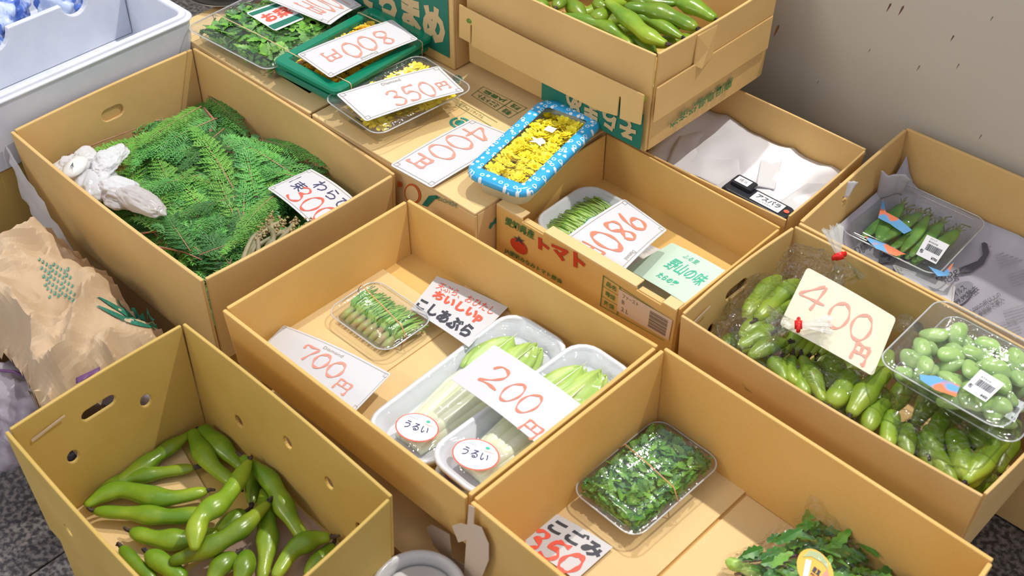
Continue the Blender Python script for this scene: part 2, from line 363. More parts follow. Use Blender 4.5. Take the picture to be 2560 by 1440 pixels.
# ------------------------------------------------------------------ cardboard panels and cartons
def ell(cx, cy, rx, ry, n=14, rot=0):
    return [(cx + rx * math.cos(2 * PI * i / n) * math.cos(rot) - ry * math.sin(2 * PI * i / n) * math.sin(rot), cy + rx * math.cos(2 * PI * i / n) * math.sin(rot) + ry * math.sin(2 * PI * i / n) * math.cos(rot)) for i in range(n)]
def slot(cx, cy, hx, hy, n=6):
    out = []
    for i in range(n + 1): a = -PI / 2 + PI * i / n; out.append((cx + hx - hy + math.cos(a) * hy, cy + math.sin(a) * hy))
    for i in range(n + 1): a = PI / 2 + PI * i / n; out.append((cx - hx + hy + math.cos(a) * hy, cy + math.sin(a) * hy))
    return out
def dense(loop, step=.03):
    out = []
    for i, a in enumerate(loop):
        b = loop[(i + 1) % len(loop)]; d = math.hypot(b[0] - a[0], b[1] - a[1]); k = max(1, int(d / step))
        out += [(a[0] + (b[0] - a[0]) * j / k, a[1] + (b[1] - a[1]) * j / k) for j in range(k)]
    return out
def inside(p, poly):
    c = False; n = len(poly)
    for i in range(n):
        a, b = poly[i], poly[(i + 1) % n]
        if (a[1] > p[1]) != (b[1] > p[1]) and p[0] < (b[0] - a[0]) * (p[1] - a[1]) / (b[1] - a[1]) + a[0]: c = not c
    return c
def tri_grid(outer, holes, step=.028):
    vs = list(outer); es = [(i, (i + 1) % len(outer)) for i in range(len(outer))]
    for h in holes:
        k = len(vs); vs += list(h); es += [(k + i, k + (i + 1) % len(h)) for i in range(len(h))]
    nb = len(vs)
    x0 = min(p[0] for p in outer); x1 = max(p[0] for p in outer); y0 = min(p[1] for p in outer); y1 = max(p[1] for p in outer)
    y = y0 + step
    while y < y1 - step * .4:
        x = x0 + step
        while x < x1 - step * .4:
            if inside((x, y), outer) and not any(inside((x, y), h) or min(math.hypot(x - q[0], y - q[1]) for q in h) < .006 for h in holes) and min(math.hypot(x - q[0], y - q[1]) for q in outer) > .006: vs.append((x, y))
            x += step
        y += step
    ov, oe, of, orig, _, _ = delaunay_2d_cdt([V(p) for p in vs], es, [], 1, 1e-6)
    if len(ov) != len(vs) or any(len(o) != 1 for o in orig): return tri2d(outer, holes)
    idx = [o[0] for o in orig]; tr = []
    for f in of:
        c = (sum(ov[i].x for i in f) / 3, sum(ov[i].y for i in f) / 3)
        if inside(c, outer) and not any(inside(c, h) for h in holes): tr.append(tuple(idx[i] for i in f))
    return vs, tr
def panel(name, parent, fn, outer, holes, th, m, bevel=.0016):
    """fn(s,t,w)->point; outer and holes in metres"""
    outer = dense(outer)
    flat, tr = tri_grid(outer, holes); n = len(flat); mb = MB()
    vs = [fn(p[0], p[1], 0) for p in flat] + [fn(p[0], p[1], th) for p in flat]
    fs = [tuple(t) for t in tr] + [tuple(i + n for i in reversed(t)) for t in tr]
    k = 0
    for lp in [outer] + list(holes):
        l = len(lp); fs += [(k + i, k + (i + 1) % l, n + k + (i + 1) % l, n + k + i) for i in range(l)]; k += l
    mb.add(vs, fs)
    o = obj(name, mb, m, parent)
    bm = bmesh.new(); bm.from_mesh(o.data); bmesh.ops.recalc_face_normals(bm, faces=bm.faces); bm.to_mesh(o.data); bm.free()
    if bevel:
        b = o.modifiers.new('bevel', 'BEVEL'); b.width = bevel; b.segments = 2; b.limit_method = 'ANGLE'; b.angle_limit = math.radians(60)
    return o
def open_box(name, label, rim, zt, zb, m=CB, th=.006, inset=.006, holes={}, bow=.003, cuts={}, group=None, floor_m=None, drop=(0, 0, 0, 0), panels='fblr'):
    """rim: front-left, front-right, back-right, back-left XY. Side s of a wall runs along it, t = height above zb."""
    rim = [V((p[0], p[1])) for p in rim]; c = sum(rim, V((0, 0))) / 4
    root = thing(name, label, 'box', (c.x, c.y, zb), group=group)
    bot = [p + (c - p).normalized() * inset * 1.4 for p in rim]
    H = zt - zb
    for i, nm in enumerate(('front', 'right', 'back', 'left')):
        a, b = rim[i], rim[(i + 1) % 4]; a2, b2 = bot[i], bot[(i + 1) % 4]; L = (b - a).length
        d = (b - a).normalized(); inn = V((-d.y, d.x)); g = .0012
        def fn(s, t, w_, a=a, b=b, a2=a2, b2=b2, L=L, inn=inn, i=i):
            u = s / L; k = t / H
            p = (a2 + (b2 - a2) * u) * (1 - k) + (a + (b - a) * u) * k
            p = p + inn * w_ - inn * (bow * math.sin(PI * u) * k)
            return V((p.x, p.y, zb + t))
        lo = th if i % 2 else 0
        top = H - drop[i]
        outer = [(lo + g, 0.001), (L - lo - g, 0.001)] + cuts.get(nm, lambda L, H, lo: [(L - lo - g, top), (lo + g, top)])(L, top, lo + g)
        panel('wall_panel', root, fn, outer, holes.get(nm, []), th, m)
    f = bil([(*bot[0], zb), (*bot[1], zb), (*bot[2], zb), (*bot[3], zb)])
    mb = MB(); e = .012
    vs = [f(e, e), f(1 - e, e), f(1 - e, 1 - e), f(e, 1 - e)]
    mb.add([p + V((0, 0, .001)) for p in vs] + [p + V((0, 0, .005)) for p in vs], [(3, 2, 1, 0), (4, 5, 6, 7), (0, 1, 5, 4), (1, 2, 6, 5), (2, 3, 7, 6), (3, 0, 4, 7)])
    obj('bottom_panel', mb, floor_m or m, root)
    return root
def pad(label, quad, z, m=CBL, th=.004, name='cardboard_pad'):
    mb = MB(); q = [V((p[0], p[1], z)) for p in quad]
    mb.add(q + [p + V((0, 0, th)) for p in q], [(3, 2, 1, 0), (4, 5, 6, 7), (0, 1, 5, 4), (1, 2, 6, 5), (2, 3, 7, 6), (3, 0, 4, 7)])
    return props(obj(name, mb, m), label, 'cardboard sheet')
def closed_carton(name, label, x0, x1, y0, y1, z0, z1, m=CB, th=.005, slots=(), group=None):
    root = thing(name, label, 'box', ((x0 + x1) / 2, (y0 + y1) / 2, z0), group=group)
    g = .0008
    def wall(a, b):
        a = V(a); b = V(b); L = (b - a).length; d = (b - a).normalized(); inn = V((-d.y, d.x))
        panel('wall_panel', root, lambda s, t, w_: V((*(a + d * s + inn * w_), z0 + t)), [(0, 0), (L, 0), (L, z1 - z0 - th - g), (0, z1 - z0 - th - g)], [], th, m)
    wall((x0, y0), (x1, y0)); wall((x1, y1), (x0, y1)); wall((x1, y0 + th + g), (x1, y1 - th - g)); wall((x0, y1 - th - g), (x0, y0 + th + g))
    panel('top_panel', root, lambda s, t, w_: V((x0 + s, y0 + t, z1 - w_)), [(0, 0), (x1 - x0, 0), (x1 - x0, y1 - y0), (0, y1 - y0)],
          [[(a - x0, b - y0), (c - x0, b - y0), (c - x0, d - y0), (a - x0, d - y0)] for a, b, c, d in slots], th, m)
    panel('bottom_panel', root, lambda s, t, w_: V((x0 + th + g + s, y0 + th + g + t, z0 + w_)), [(0, 0), (x1 - x0 - 2 * th - 2 * g, 0), (x1 - x0 - 2 * th - 2 * g, y1 - y0 - 2 * th - 2 * g), (0, y1 - y0 - 2 * th - 2 * g)], [], th, m)
    return root
def rr(hx, hy, r, z, n=5, wob=0):
    out = []; r = min(r, hx, hy)
    for k, (sx, sy) in enumerate(((1, 1), (-1, 1), (-1, -1), (1, -1))):
        for i in range(n + 1):
            a = k * PI / 2 + i / n * PI / 2
            out.append(V((sx * (hx - r) + math.cos(a) * r, sy * (hy - r) + math.sin(a) * r, z)))
    return out
def rect(quad, z):
    """quad px: corner(-x-y), (+x-y), (+x+y), (-x+y)"""
    p = [W(*q, z) for q in quad]; c = sum(p, V()) / 4; x = ((p[1] - p[0]) + (p[2] - p[3])).normalized(); L = ((p[1] - p[0]).length + (p[2] - p[3]).length) / 2; Wd = ((p[3] - p[0]).length + (p[2] - p[1]).length) / 2
    return c, math.atan2(x.y, x.x), L, Wd
def foam_tray(label, quad, zr, h, m=FOAMW, name='foam_tray', group=None, tilt=None):
    c, a, L, Wd = rect(quad, zr); t = thing(name, label, 'tray', (c.x, c.y, zr - h), group=group, rot=(0, 0, a) if not tilt else (tilt[0], tilt[1], a))
    hx, hy = L / 2, Wd / 2; R = .035; mb = MB()
    rings = [rr(hx - .014, hy - .014, R - .01, 0), rr(hx - .012, hy - .012, R - .008, .002), rr(hx - .004, hy - .004, R, h * .8), rr(hx, hy, R, h * .85), rr(hx, hy, R, h), rr(hx - .0035, hy - .0035, R - .003, h + .0008),
             rr(hx - .007, hy - .007, R - .006, h - .001), rr(hx - .008, hy - .008, R - .007, h * .85), rr(hx - .0115, hy - .0115, R - .009, h * .82), rr(hx - .018, hy - .018, R - .014, .005), rr(hx - .021, hy - .021, R - .018, .003)]
    mb.loft(rings); obj('tray_body', mb, m, t, smooth=True, local=True)
    return t, L, Wd
def film_sheet(parent, L, Wd, z, m=WRAP, name='film_cover', amp=.002, seed=0, r=.03, dome=0.0):
    mb = MB()
    def fn(u, v):
        x = (u - .5) * L; y = (v - .5) * Wd
        d = min(u, 1 - u) * L
        if d < r:
            s = (Wd / 2 - r + math.sqrt(max(0, r * r - (r - d) ** 2))) / (Wd / 2); y *= s
        e = min(1, min(u, 1 - u, v, 1 - v) * 12)
        return V((x, y, z + e * (dome + amp * noise.noise(V((x * 30, y * 30, seed))) + amp * noise.noise(V((x * 70, y * 12, seed + 5))))))
    mb.grid(fn, 26, 18); return obj(name, mb, m, parent, smooth=True, local=True)
def clear_pack(label, quad, zr, hb, hl, name='clear_pack', group=None, band=None, lid=True, m=CLEARH, rot=None):
    """clamshell: base below the rim plane, lid dome above"""
    c, a, L, Wd = rect(quad, zr); t = thing(name, label, 'food pack', (c.x, c.y, zr - hb), rot=rot and (rot[0], rot[1], a) or (0, 0, a), group=group)
    hx, hy = L / 2, Wd / 2; R = .018; mb = MB()
    def ribs(hx, hy, r, z, k): 
        o = rr(hx, hy, r, z, 5); return o
    rings = [rr(hx - .016, hy - .016, R - .004, .0), rr(hx - .014, hy - .014, R - .003, .0015), rr(hx - .008, hy - .008, R, hb - .003), rr(hx - .006, hy - .006, R, hb - .001), rr(hx, hy, R + .004, hb), rr(hx, hy, R + .004, hb + .0012)]
    mb.loft(rings, cap1=False); obj('pack_base', mb, m, t, smooth=True, local=True)
    if lid:
        mb = MB()
        rings = [rr(hx, hy, R + .004, hb + .0022), rr(hx - .006, hy - .006, R, hb + .0026), rr(hx - .007, hy - .007, R, hb + .004), rr(hx - .013, hy - .013, R, hb + hl - .003), rr(hx - .017, hy - .017, R, hb + hl), rr(hx - .024, hy - .024, R - .004, hb + hl), rr(hx - .027, hy - .027, R - .006, hb + hl - .0025)]
        mb.loft(rings, cap0=False); obj('pack_lid', mb, m, t, smooth=True, local=True)
        pass
    mb = MB(); lp = rr(hx + .0003, hy + .0003, R + .004, hb + .0008, 6); nL = len(lp); N8 = 6; vs = []
    for i in range(nL):
        d = lp[(i + 1) % nL] - lp[i - 1]; d.normalize(); o_ = V((d.y, -d.x, 0))
        for j in range(N8): vs.append(lp[i] + o_ * (.0013 * math.cos(2 * PI * j / N8)) + V((0, 0, .0010 * math.sin(2 * PI * j / N8))))
    mb.add(vs, [(i * N8 + j, i * N8 + (j + 1) % N8, ((i + 1) % nL) * N8 + (j + 1) % N8, ((i + 1) % nL) * N8 + j) for i in range(nL) for j in range(N8)]); obj('pack_rim', mb, RIMM, t, smooth=True, local=True)  # bead added to draw the edge highlight as a whitish outline
    if band:
        for bx, sk, mt in band:
            z1 = hb + hl + .001; y = hy + .001
            pts = [(bx - sk, -y, hb), (bx - sk * .8, -y + .012, z1 - .001), (bx, 0, z1 + .0003), (bx + sk * .8, y - .012, z1 - .001), (bx + sk, y, hb), (bx + sk * .8, y - .012, -.0002), (bx - sk * .8, -y + .012, -.0002), (bx - sk, -y, hb)]
            mb = MB(); mb.tube([V(p) for p in pts], .0009, 6); obj('rubber_band', mb, mt, t, smooth=True, local=True)
    return t, L, Wd

# ------------------------------------------------------------------ the place: floor and back wall
GRAN = mat('dark_granite', (.04, .038, .04), .35, (.20, .18, .16), nscale=120, detail=6, lo=.42, hi=.62)
fl = obj('floor', MB().box((-3.6, -.8, -.03), (1.2, 1.72, -.004)), mat('tile_joint_mortar', (.10, .09, .08), .8)); fl['kind'] = 'structure'
tm = MB(); tm.box((.0015, .0015, -.004), (.2985, .2985, 0)); tme = mesh('tile', tm, GRAN)
for i in range(16):
    for j in range(8):
        o = bpy.data.objects.new('tile', tme); C.objects.link(o); o.parent = fl
        o.location = V((-3.6 + i * .3, -.75 + j * .3, 0)) - fl.location
        b = o.modifiers.new('b', 'BEVEL'); b.width = .0008; b.segments = 1
WALLM, N_, L_, b_ = nt('grey_painted_wall_board'); setp(b_, rough=.32, spec=.4)
tc = N_.new('ShaderNodeTexCoord'); n1 = N_.new('ShaderNodeTexNoise'); n1.inputs['Scale'].default_value = 3; L_.new(tc.outputs['Object'], n1.inputs['Vector'])
r1 = N_.new('ShaderNodeValToRGB'); r1.color_ramp.elements[0].color = (.52, .48, .39, 1); r1.color_ramp.elements[1].color = (.58, .54, .44, 1); L_.new(n1.outputs[0], r1.inputs[0])
L_.new(r1.outputs[0], b_.inputs['Base Color'])
WY0 = 1.70
_wp = [(-3.6, 0), (1.2, 0), (1.2, 1.15), (-.56, 1.15), (-.56, .86), (-3.6, .86)]  # unseen top edge stepped for the light: taller part shades the newspaper carton
_wm = MB(); _wm.add([V((a, WY0, b)) for a, b in _wp] + [V((a, WY0 + .04, b)) for a, b in _wp], [(0, 1, 2, 3, 4, 5), (11, 10, 9, 8, 7, 6)] + [(i, i + 6, (i + 1) % 6 + 6, (i + 1) % 6) for i in range(6)])
wl = obj('wall_back', _wm, WALLM); wl['kind'] = 'structure'
for (x, y, s, c_) in ((2224, 15, 1, (.12, .05, .03)), (2255, 22, 1.1, (.14, .06, .04)), (1943, 72, 1.5, (.35, .16, .04)), (2382, 93, .7, (.10, .06, .03)), (2297, 168, .7, (.22, .18, .10)), (2174, 125, .5, (.25, .21, .15)), (2452, 340, .6, (.22, .18, .12)), (2396, 163, .6, (.2, .17, .12)), (2045, 205, .5, (.28, .24, .18)), (2480, 45, .5, (.14, .12, .08))):
    p = WY(x, y, WY0 - .0003); q = tri2d([(0, -.013 * s), (.0012 * s, -.004 * s), (.0016 * s, .003 * s), (0, .006 * s), (-.0016 * s, .003 * s), (-.001 * s, -.005 * s)])
    obj('dirt_drip', MB().add([p + V((a + b * .25, 0, b)) for a, b in q[0]], q[1]), mat('dirt', c_, .8), wl)

# ------------------------------------------------------------------ cartons in view
ZR = .35
def cutnotch(L, H, lo): return [(L - lo, H), (lo, H)]
oval = lambda cx, cz: ell(cx, cz, .0085, .0105, 14)
# cedar carton
cedar_box = open_box('carton', 'large open cardboard carton filled with cedar greens', [(-1.712, .640), (-1.183, .636), (-1.171, 1.000), (-1.712, 1.006)], ZR, .175, CB, bow=.005,
    holes={'left': [slot(.185, .125, .022, .011)]})
uru_box = open_box('carton', 'open cardboard carton holding the white urui trays and a rubber-banded sprout pack', [(-1.117, .620), (-.641, .621), (-.634, .984), (-1.112, .970)], ZR, .247, CBO, bow=.0005)
kog_box = open_box('carton', 'open cardboard carton with the fern shoot pack and a bagged bunch of greens', [(-.637, .621), (-.132, .610), (-.144, .976), (-.629, .988)], ZR, .187, CBO, bow=.0005)
fava_box = open_box('carton', 'open cardboard carton with vent holes holding loose fava pods on its floor', [(-1.133, .300), (-.690, .290), (-.707, .566), (-1.134, .571)], ZR, .153, CB2, th=.005, bow=.004,
    holes={'left': [slot(.150, .145, .026, .0085), oval(.085, .110), oval(.205, .095)], 'back': [oval(.125, .115), oval(.065, .075), oval(.21, .125), oval(.325, .08)], 'front': [oval(.1, .09), oval(.3, .1)], 'right': [slot(.14, .14, .026, .0085)]})
bean_box = open_box('carton', 'open cardboard carton packed with bagged fava pods and the cream price card', [(-.652, 1.050), (-.196, 1.048), (-.19, 1.318), (-.646, 1.328)], ZR, .185, CB, th=.005, bow=.006,
    holes={'left': [slot(.140, .125, .026, .009), oval(.20, .085)], 'back': [oval(.23, .105)]})
news_box = open_box('carton', 'open cardboard carton lined with newspaper against the back wall', [(-.646, 1.334), (-.10, 1.334), (-.10, 1.685), (-.655, 1.676)], ZR, .215, CB, th=.006, bow=.002,
    holes={'left': [[(.178, .10), (.206, .096), (.206, .108), (.178, .112)]]})
sheet_box = open_box('carton', 'open cardboard carton lined with white paper sheets behind the tomato carton', [(-1.0, 1.322), (-.662, 1.334), (-.668, 1.575), (-1.0, 1.575)], ZR, .245, CB, th=.004, bow=.002, drop=(.006, 0, 0, 0))
# tomato carton with folded rim
TY = 1.053
def tnotch(L, H, lo): return [(L - lo, H), (L - .028, H), (L - .028, H - .005), (L - .072, H - .005), (L - .072, H), (.098, H), (.098, H - .005), (.055, H - .005), (.055, H), (lo, H)]
tom_box = open_box('tomato_carton', 'orange-brown tomato carton with red and green print on its front', [(-1.006, TY), (-.658, TY), (-.656, 1.309), (-1.004, 1.316)], ZR, .254, CBO, th=.004, bow=0, inset=.0, cuts={'front': tnotch})
def flap(a, b, w0, w1, z, tilt=0):
    mb = MB(); mb.box((a, TY + w0, z), (b, TY + w1, z + .003)); return mb
for a, b in ((-1.004, -.952), (-.906, -.731), (-.684, -.66)):
    obj('rim_flap', flap(a, b, 0, .020, ZR - .001), CBL, tom_box, bevel=.001)
for a, b in ((-.950, -.909), (-.728, -.687)):
    obj('locking_tab', flap(a, b, .002, .012, ZR - .006), CB, tom_box, bevel=.001)
FN = bil([V((-1.006, TY - .0012, .254)), V((-.658, TY - .0012, .254)), V((-.658, TY - .0012, ZR)), V((-1.006, TY - .0012, ZR))])
dn = V((0, -1, 0))
def strip(pts_px, fn): return [WY(x, y, TY - .0012) for x, y in pts_px]
def yquad(Y, *p): return bil([WY(x, y, Y - .0012) for x, y in p])
def wq(parent, fn, items, up=dn, lift=.0004): writing(parent, fn, up, items, lift=lift)
# pixel quads run BL BR TR TL
wq(tom_box, yquad(TY, (1262, 560), (1334, 600), (1336, 578), (1264, 540)), [('t', '愛知県産', (0, 0, 1, 1), GRN2, .02)])
wq(tom_box, yquad(TY, (1345, 622), (1463, 682), (1463, 640), (1345, 592)), [('t', 'トマト', (0, 0, 1, 1), REDT, .06)])
wq(tom_box, yquad(TY, (1260, 632), (1404, 712), (1406, 700), (1262, 618)), [('t', 'JA愛知みなみトマト部会', (0, 0, 1, 1), GRN2, .02)])
wq(tom_box, yquad(TY, (1276, 622), (1318, 648), (1318, 606), (1276, 584)), [('p', circ(.5, .5, .5, .42, 22), (0, 0, 1, 1), REDT)])
wq(tom_box, yquad(TY, (1284, 602), (1314, 616), (1312, 592), (1282, 580)), [('p', [(.5, .9), (.58, .55), (1, .6), (.68, .4), (.85, 0), (.5, .3), (.15, 0), (.32, .4), (0, .6), (.42, .55)], (0, 0, 1, 1), BLK)], lift=.0008)
tq = yquad(TY, (1500, 764), (1660, 852), (1664, 792), (1508, 688))
wq(tom_box, tq, [('r', '', (0, .98, 1, 1.0), GRN2), ('r', '', (0, 0, 1, .02), GRN2), ('r', '', (0, 0, .012, 1), GRN2), ('r', '', (.27, 0, .282, 1), GRN2), ('r', '', (0, .33, .27, .345), GRN2), ('r', '', (0, .66, .27, .675), GRN2),
    ('t', '品名', (.06, .74, .22, .9), GRN2, .02), ('t', '等級', (.06, .41, .22, .58), GRN2, .02), ('t', '階級', (.06, .09, .22, .26), GRN2, .02)])
sq = yquad(TY, (1543, 776), (1672, 851), (1682, 800), (1548, 722))
wq(tom_box, sq, [('r', '', (0, 0, 1, 1), BEIGE)], lift=.0008)
wq(tom_box, sq, [('t', 'ファースト', (.08, .72, .38, .9), BAR), ('t', 'B', (.08, .45, .13, .62), BAR), ('t', '2 L', (.08, .12, .22, .3), BAR)] + [('r', '', (.60, y, .93, y + h), BAR) for y, h in ((.12, .03), (.17, .05), (.25, .02), (.29, .05), (.37, .03), (.43, .06), (.52, .02), (.57, .04), (.63, .05), (.71, .02), (.76, .05), (.84, .03))], lift=.0012)

# closed cartons carrying the flower packs
ZT = .352
ty0, ty1 = 1.012, 1.62
toy1 = closed_carton('closed_carton', 'flat closed carton with green print under the blue-dotted flower tray', -1.392, -1.010, ty0, ty1, .19, ZT, CBL, slots=[(-1.165, ty0 + .006, -1.125, ty0 + .022), (-1.335, ty0 + .03, -1.295, ty0 + .05)])
toy2 = closed_carton('closed_carton', 'flat closed carton under the green flower trays, slotted along its edge', -1.80, -1.398, ty0, ty1, .19, ZT, CBL, slots=[(-1.52, ty0 + .04, -1.445, ty0 + .06)])
ty = yquad(ty0, (1052, 500), (1050, 545), (1052, 500), (1052, 500))
def yq(*p): return bil([WY(x, y, ty0 - .0012) for x, y in p])
wq(toy1, yq((1010, 505), (1054, 512), (1050, 462), (1012, 456)), [('p', circ(.5, .5, .5, .5, 24), (0, 0, 1, 1), ORG)])
wq(toy1, yq((1010, 505), (1054, 512), (1050, 462), (1012, 456)), [('p', circ(.5, .5, .4, .42, 24), (0, 0, 1, 1), CBL, 2), ('t', '豊', (.3, .35, .7, .8), ORG)], lift=.0007)
wq(toy1, yq((994, 470), (1006, 473), (1006, 456), (994, 452)), [('t', '国', (0, 0, 1, 1), ORG, .04)])
wq(toy1, yq((1141, 520), (1088, 497), (1090, 488), (1143, 508)), [('t', 'TOYOHASHI', (1, 1, 0, 0), GRN)])
wq(toy1, yq((1055, 512), (1100, 512), (1100, 488), (1055, 488)), [('p', [(0, .0), (.4, .95), (.8, 1), (1, .7), (.75, .65), (.45, .1), (.3, -.2)], (0, 0, 1, 1), GRN)])
X1 = -1.010
xq = lambda *p: bil([WX(x, y, X1 + .001) for x, y in p])
wq(toy1, xq((1222, 575), (1245, 560), (1245, 540), (1222, 556)), [('p', [(0, .2), (.2, .75), (.5, .6), (.7, 1), (1, .7), (.9, .3), (.5, .35), (.2, 0)], (0, 0, 1, 1), TEAL)], up=V((1, 0, 0)))
# prints on top of the cartons
def zq(z, *p): return bil([W(x, y, z + .0006) for x, y in p])
up = V((0, 0, 1))
writing(toy1, zq(ZT, (1316, 272), (1178, 235), (1215, 215), (1318, 265)), up, [], lift=.0004)
pf = zq(ZT, (1178, 238), (1272, 296), (1318, 270), (1208, 216))
writing(toy1, pf, up, [('r', '', (0, 0, 1, .02), GRN2), ('r', '', (0, .98, 1, 1), GRN2), ('r', '', (0, 0, .01, 1), GRN2), ('r', '', (.99, 0, 1, 1), GRN2), ('r', '', (0, .5, 1, .52), GRN2), ('r', '', (.66, 0, .675, 1), GRN2),
    ('t', 'ミニトマト', (.6, .42, .1, .1), GRN2, .02), ('t', 'JA豊橋', (.6, .9, .1, .6), GRN2, .02), ('t', '等級', (.92, .42, .74, .1), GRN2, .02), ('t', '階級', (.92, .9, .74, .6), GRN2, .02)], lift=.0004)
def ringp(a0, a1, r0, r1, n=16): return [(.5 + r1 * math.cos(a0 + (a1 - a0) * i / n), .5 + r1 * math.sin(a0 + (a1 - a0) * i / n)) for i in range(n + 1)] + [(.5 + r0 * math.cos(a1 + (a0 - a1) * i / n), .5 + r0 * math.sin(a1 + (a0 - a1) * i / n)) for i in range(n + 1)]
for qd in (((1113, 305), (1150, 328), (1186, 308), (1150, 288)), ((1128, 195), (1145, 212), (1162, 200), (1142, 184))):
    writing(toy1, zq(ZT, *qd), up, [('p', ringp(.3, 2.3, .36, .5), (0, 0, 1, 1), TEAL), ('p', ringp(2.6, 5.9, .36, .5), (0, 0, 1, 1), TEAL), ('p', circ(.5, .5, .24, .24), (0, 0, 1, 1), TEAL)], lift=.0004)
pf = zq(ZT, (1138, 262), (1228, 316), (1244, 306), (1152, 252))
writing(toy1, pf, up, [('r', '', (0, 0, 1, .06), GRN2), ('r', '', (0, .94, 1, 1), GRN2), ('t', '段ボールリサイクル', (.05, .2, .7, .8), GRN2)], lift=.0004)

# top carton of fava pods (lid sleeve round a body)
ZTT, ZTB = .552, .372
A_, B_, C_, D_ = (-1.300, 1.285), (-.901, 1.288), (-.897, 1.612), (-1.300, 1.610)
top_box = open_box('fava_carton', 'stacked cardboard carton heaped with loose fava pods above the tomato carton', [A_, B_, C_, D_], ZTT, ZTB, CB, th=.005, bow=.004, inset=.004,
    holes={'front': [ell(.075, .09, .0055, .008, 12), ell(.215, .093, .0055, .008, 12)], 'right': [slot(.11, .075, .012, .008)]})
# hanging sleeve flaps with slots
def sl(L, H): return [(0, 0), (.028, 0), (.028, .035), (.031, .035), (.031, -.004), (L * .8, -.002), (L - .045, .004), (L - .045, .04), (L - .042, .04), (L - .040, .002), (L, .008), (L, H), (0, H)]
panel('sleeve_flap', top_box, lambda s, t, w_: V((A_[0] + s, A_[1] - .0105 - w_ - .004 * math.sin(PI * s / .4) - .002 * (1 - t / .06), ZTT - .125 + t)), sl(.395, .062), [], .003, CB)
panel('sleeve_flap', top_box, lambda s, t, w_: V((B_[0] + .004 + w_, B_[1] + .002 + s, ZTT - .120 + t)), [(0, .002), (.31, 0), (.31, .062), (0, .066)], [], .003, CB)
panel('handle_flap', top_box, lambda s, t, w_: V((B_[0] + .003 + w_ + .010 * math.sin(PI * min(1, s / .05)) * (1 - t / .05), B_[1] + .095 + s, ZTT - .066 + t)), [(0, .008), (.012, 0), (.048, .006), (.052, .06), (0, .062)], [], .003, CB)
fz = lambda *p: bil([WY(x, y, A_[1] - .0045) for x, y in p])
writing(top_box, bil([V((-1.118, A_[1] - .004, ZTB + .008)), V((-.905, A_[1] - .002, ZTB + .008)), V((-.905, A_[1] - .002, ZTB + .075)), V((-1.118, A_[1] - .004, ZTB + .075))]), dn,
    [('r', '', (0, 0, .98, 1), GRN)], lift=.0008)
writing(top_box, bil([V((-1.118, A_[1] - .004, ZTB + .008)), V((-.905, A_[1] - .002, ZTB + .008)), V((-.905, A_[1] - .002, ZTB + .075)), V((-1.118, A_[1] - .004, ZTB + .075))]), dn,
    [('t', 'そらまめ', (.93, .72, .25, .12), TANP, .05)], lift=.0020)
writing(top_box, bil([V((B_[0] + .002, B_[1] + .05, ZTB + .025)), V((B_[0] + .002, B_[1] + .22, ZTB + .025)), V((B_[0] + .002, B_[1] + .22, ZTB + .045)), V((B_[0] + .002, B_[1] + .05, ZTB + .045))]), V((1, 0, 0)),
    [('t', '鹿児島県経済連', (1, 1, 0, 0), GRN2, .02)], lift=.0016)
# second fava carton beside it, printed face to the front
sora = closed_carton('fava_carton', 'green-printed fava carton standing behind the green flower trays', -1.78, -1.315, 1.272, 1.60, .354, .53, CB)
sf = bil([V((-1.60, 1.2705, .372)), V((-1.325, 1.2705, .372)), V((-1.325, 1.2705, .53)), V((-1.60, 1.2705, .53))])
wq(sora, sf, [('r', '', (0, .02, 1, .9), GRN)], lift=.0003)
wq(sora, sf, [('t', '鹿児島県経済連', (.1, .68, .93, .84), TANP, .02), ('t', 'そらまめ', (.12, .12, .97, .58), TANP, .06)], lift=.0008)

# supporting cartons underneath (their tops and sides show in the gaps)
closed_carton('support_carton', 'dim closed carton beneath the urui carton, seen in the gap by the fava carton', -1.10, -.66, .60, .96, .0, .165, CBL)
closed_carton('support_carton', 'dim closed carton beneath the fern shoot carton', -.655, -.17, .64, .96, 0, .18, CB)
closed_carton('support_carton', 'dim closed carton directly beneath the loose fava pods', -1.12, -.72, .31, .555, 0, .148, CB2)
closed_carton('support_carton', 'dim closed carton beneath the cedar greens beside the kraft paper bag', -1.69, -1.2, .65, .99, 0, .172, CB)
closed_carton('support_carton', 'dim closed carton beneath the bagged fava pods', -.63, -.25, 1.07, 1.30, 0, .182, CB)
closed_carton('support_carton', 'dim closed carton beneath the newspaper-lined carton', -.63, -.13, 1.35, 1.66, 0, .212, CB)
closed_carton('support_carton', 'low brown carton whose top shows as a strip below the tomato print', -1.10, -.66, 1.0, 1.6, 0, .183, CB)
closed_carton('support_carton', 'flat carton directly below the tomato carton', -1.0, -.662, .992, 1.575, .185, .242, CBL)
closed_carton('support_carton', 'dim closed carton beneath the two flat flower cartons', -1.79, -1.12, 1.02, 1.6, 0, .188, CB)
lc = closed_carton('printed_carton', 'dark shaded carton with dark line print under the polystyrene box', -2.25, -1.74, .48, 1.02, 0, .27, CB2)
fn = bil([V((-2.2, .479, .03)), V((-1.76, .479, .03)), V((-1.76, .479, .25)), V((-2.2, .479, .25))])
wq(lc, fn, [('r', '', (0, .3, 1, .32), PURP), ('p', ringp(.2, 5.8, .42, .5, 24), (.4, .35, .95, .95), PURP), ('r', '', (.62, .4, .66, .9), PURP)], lift=.0005)

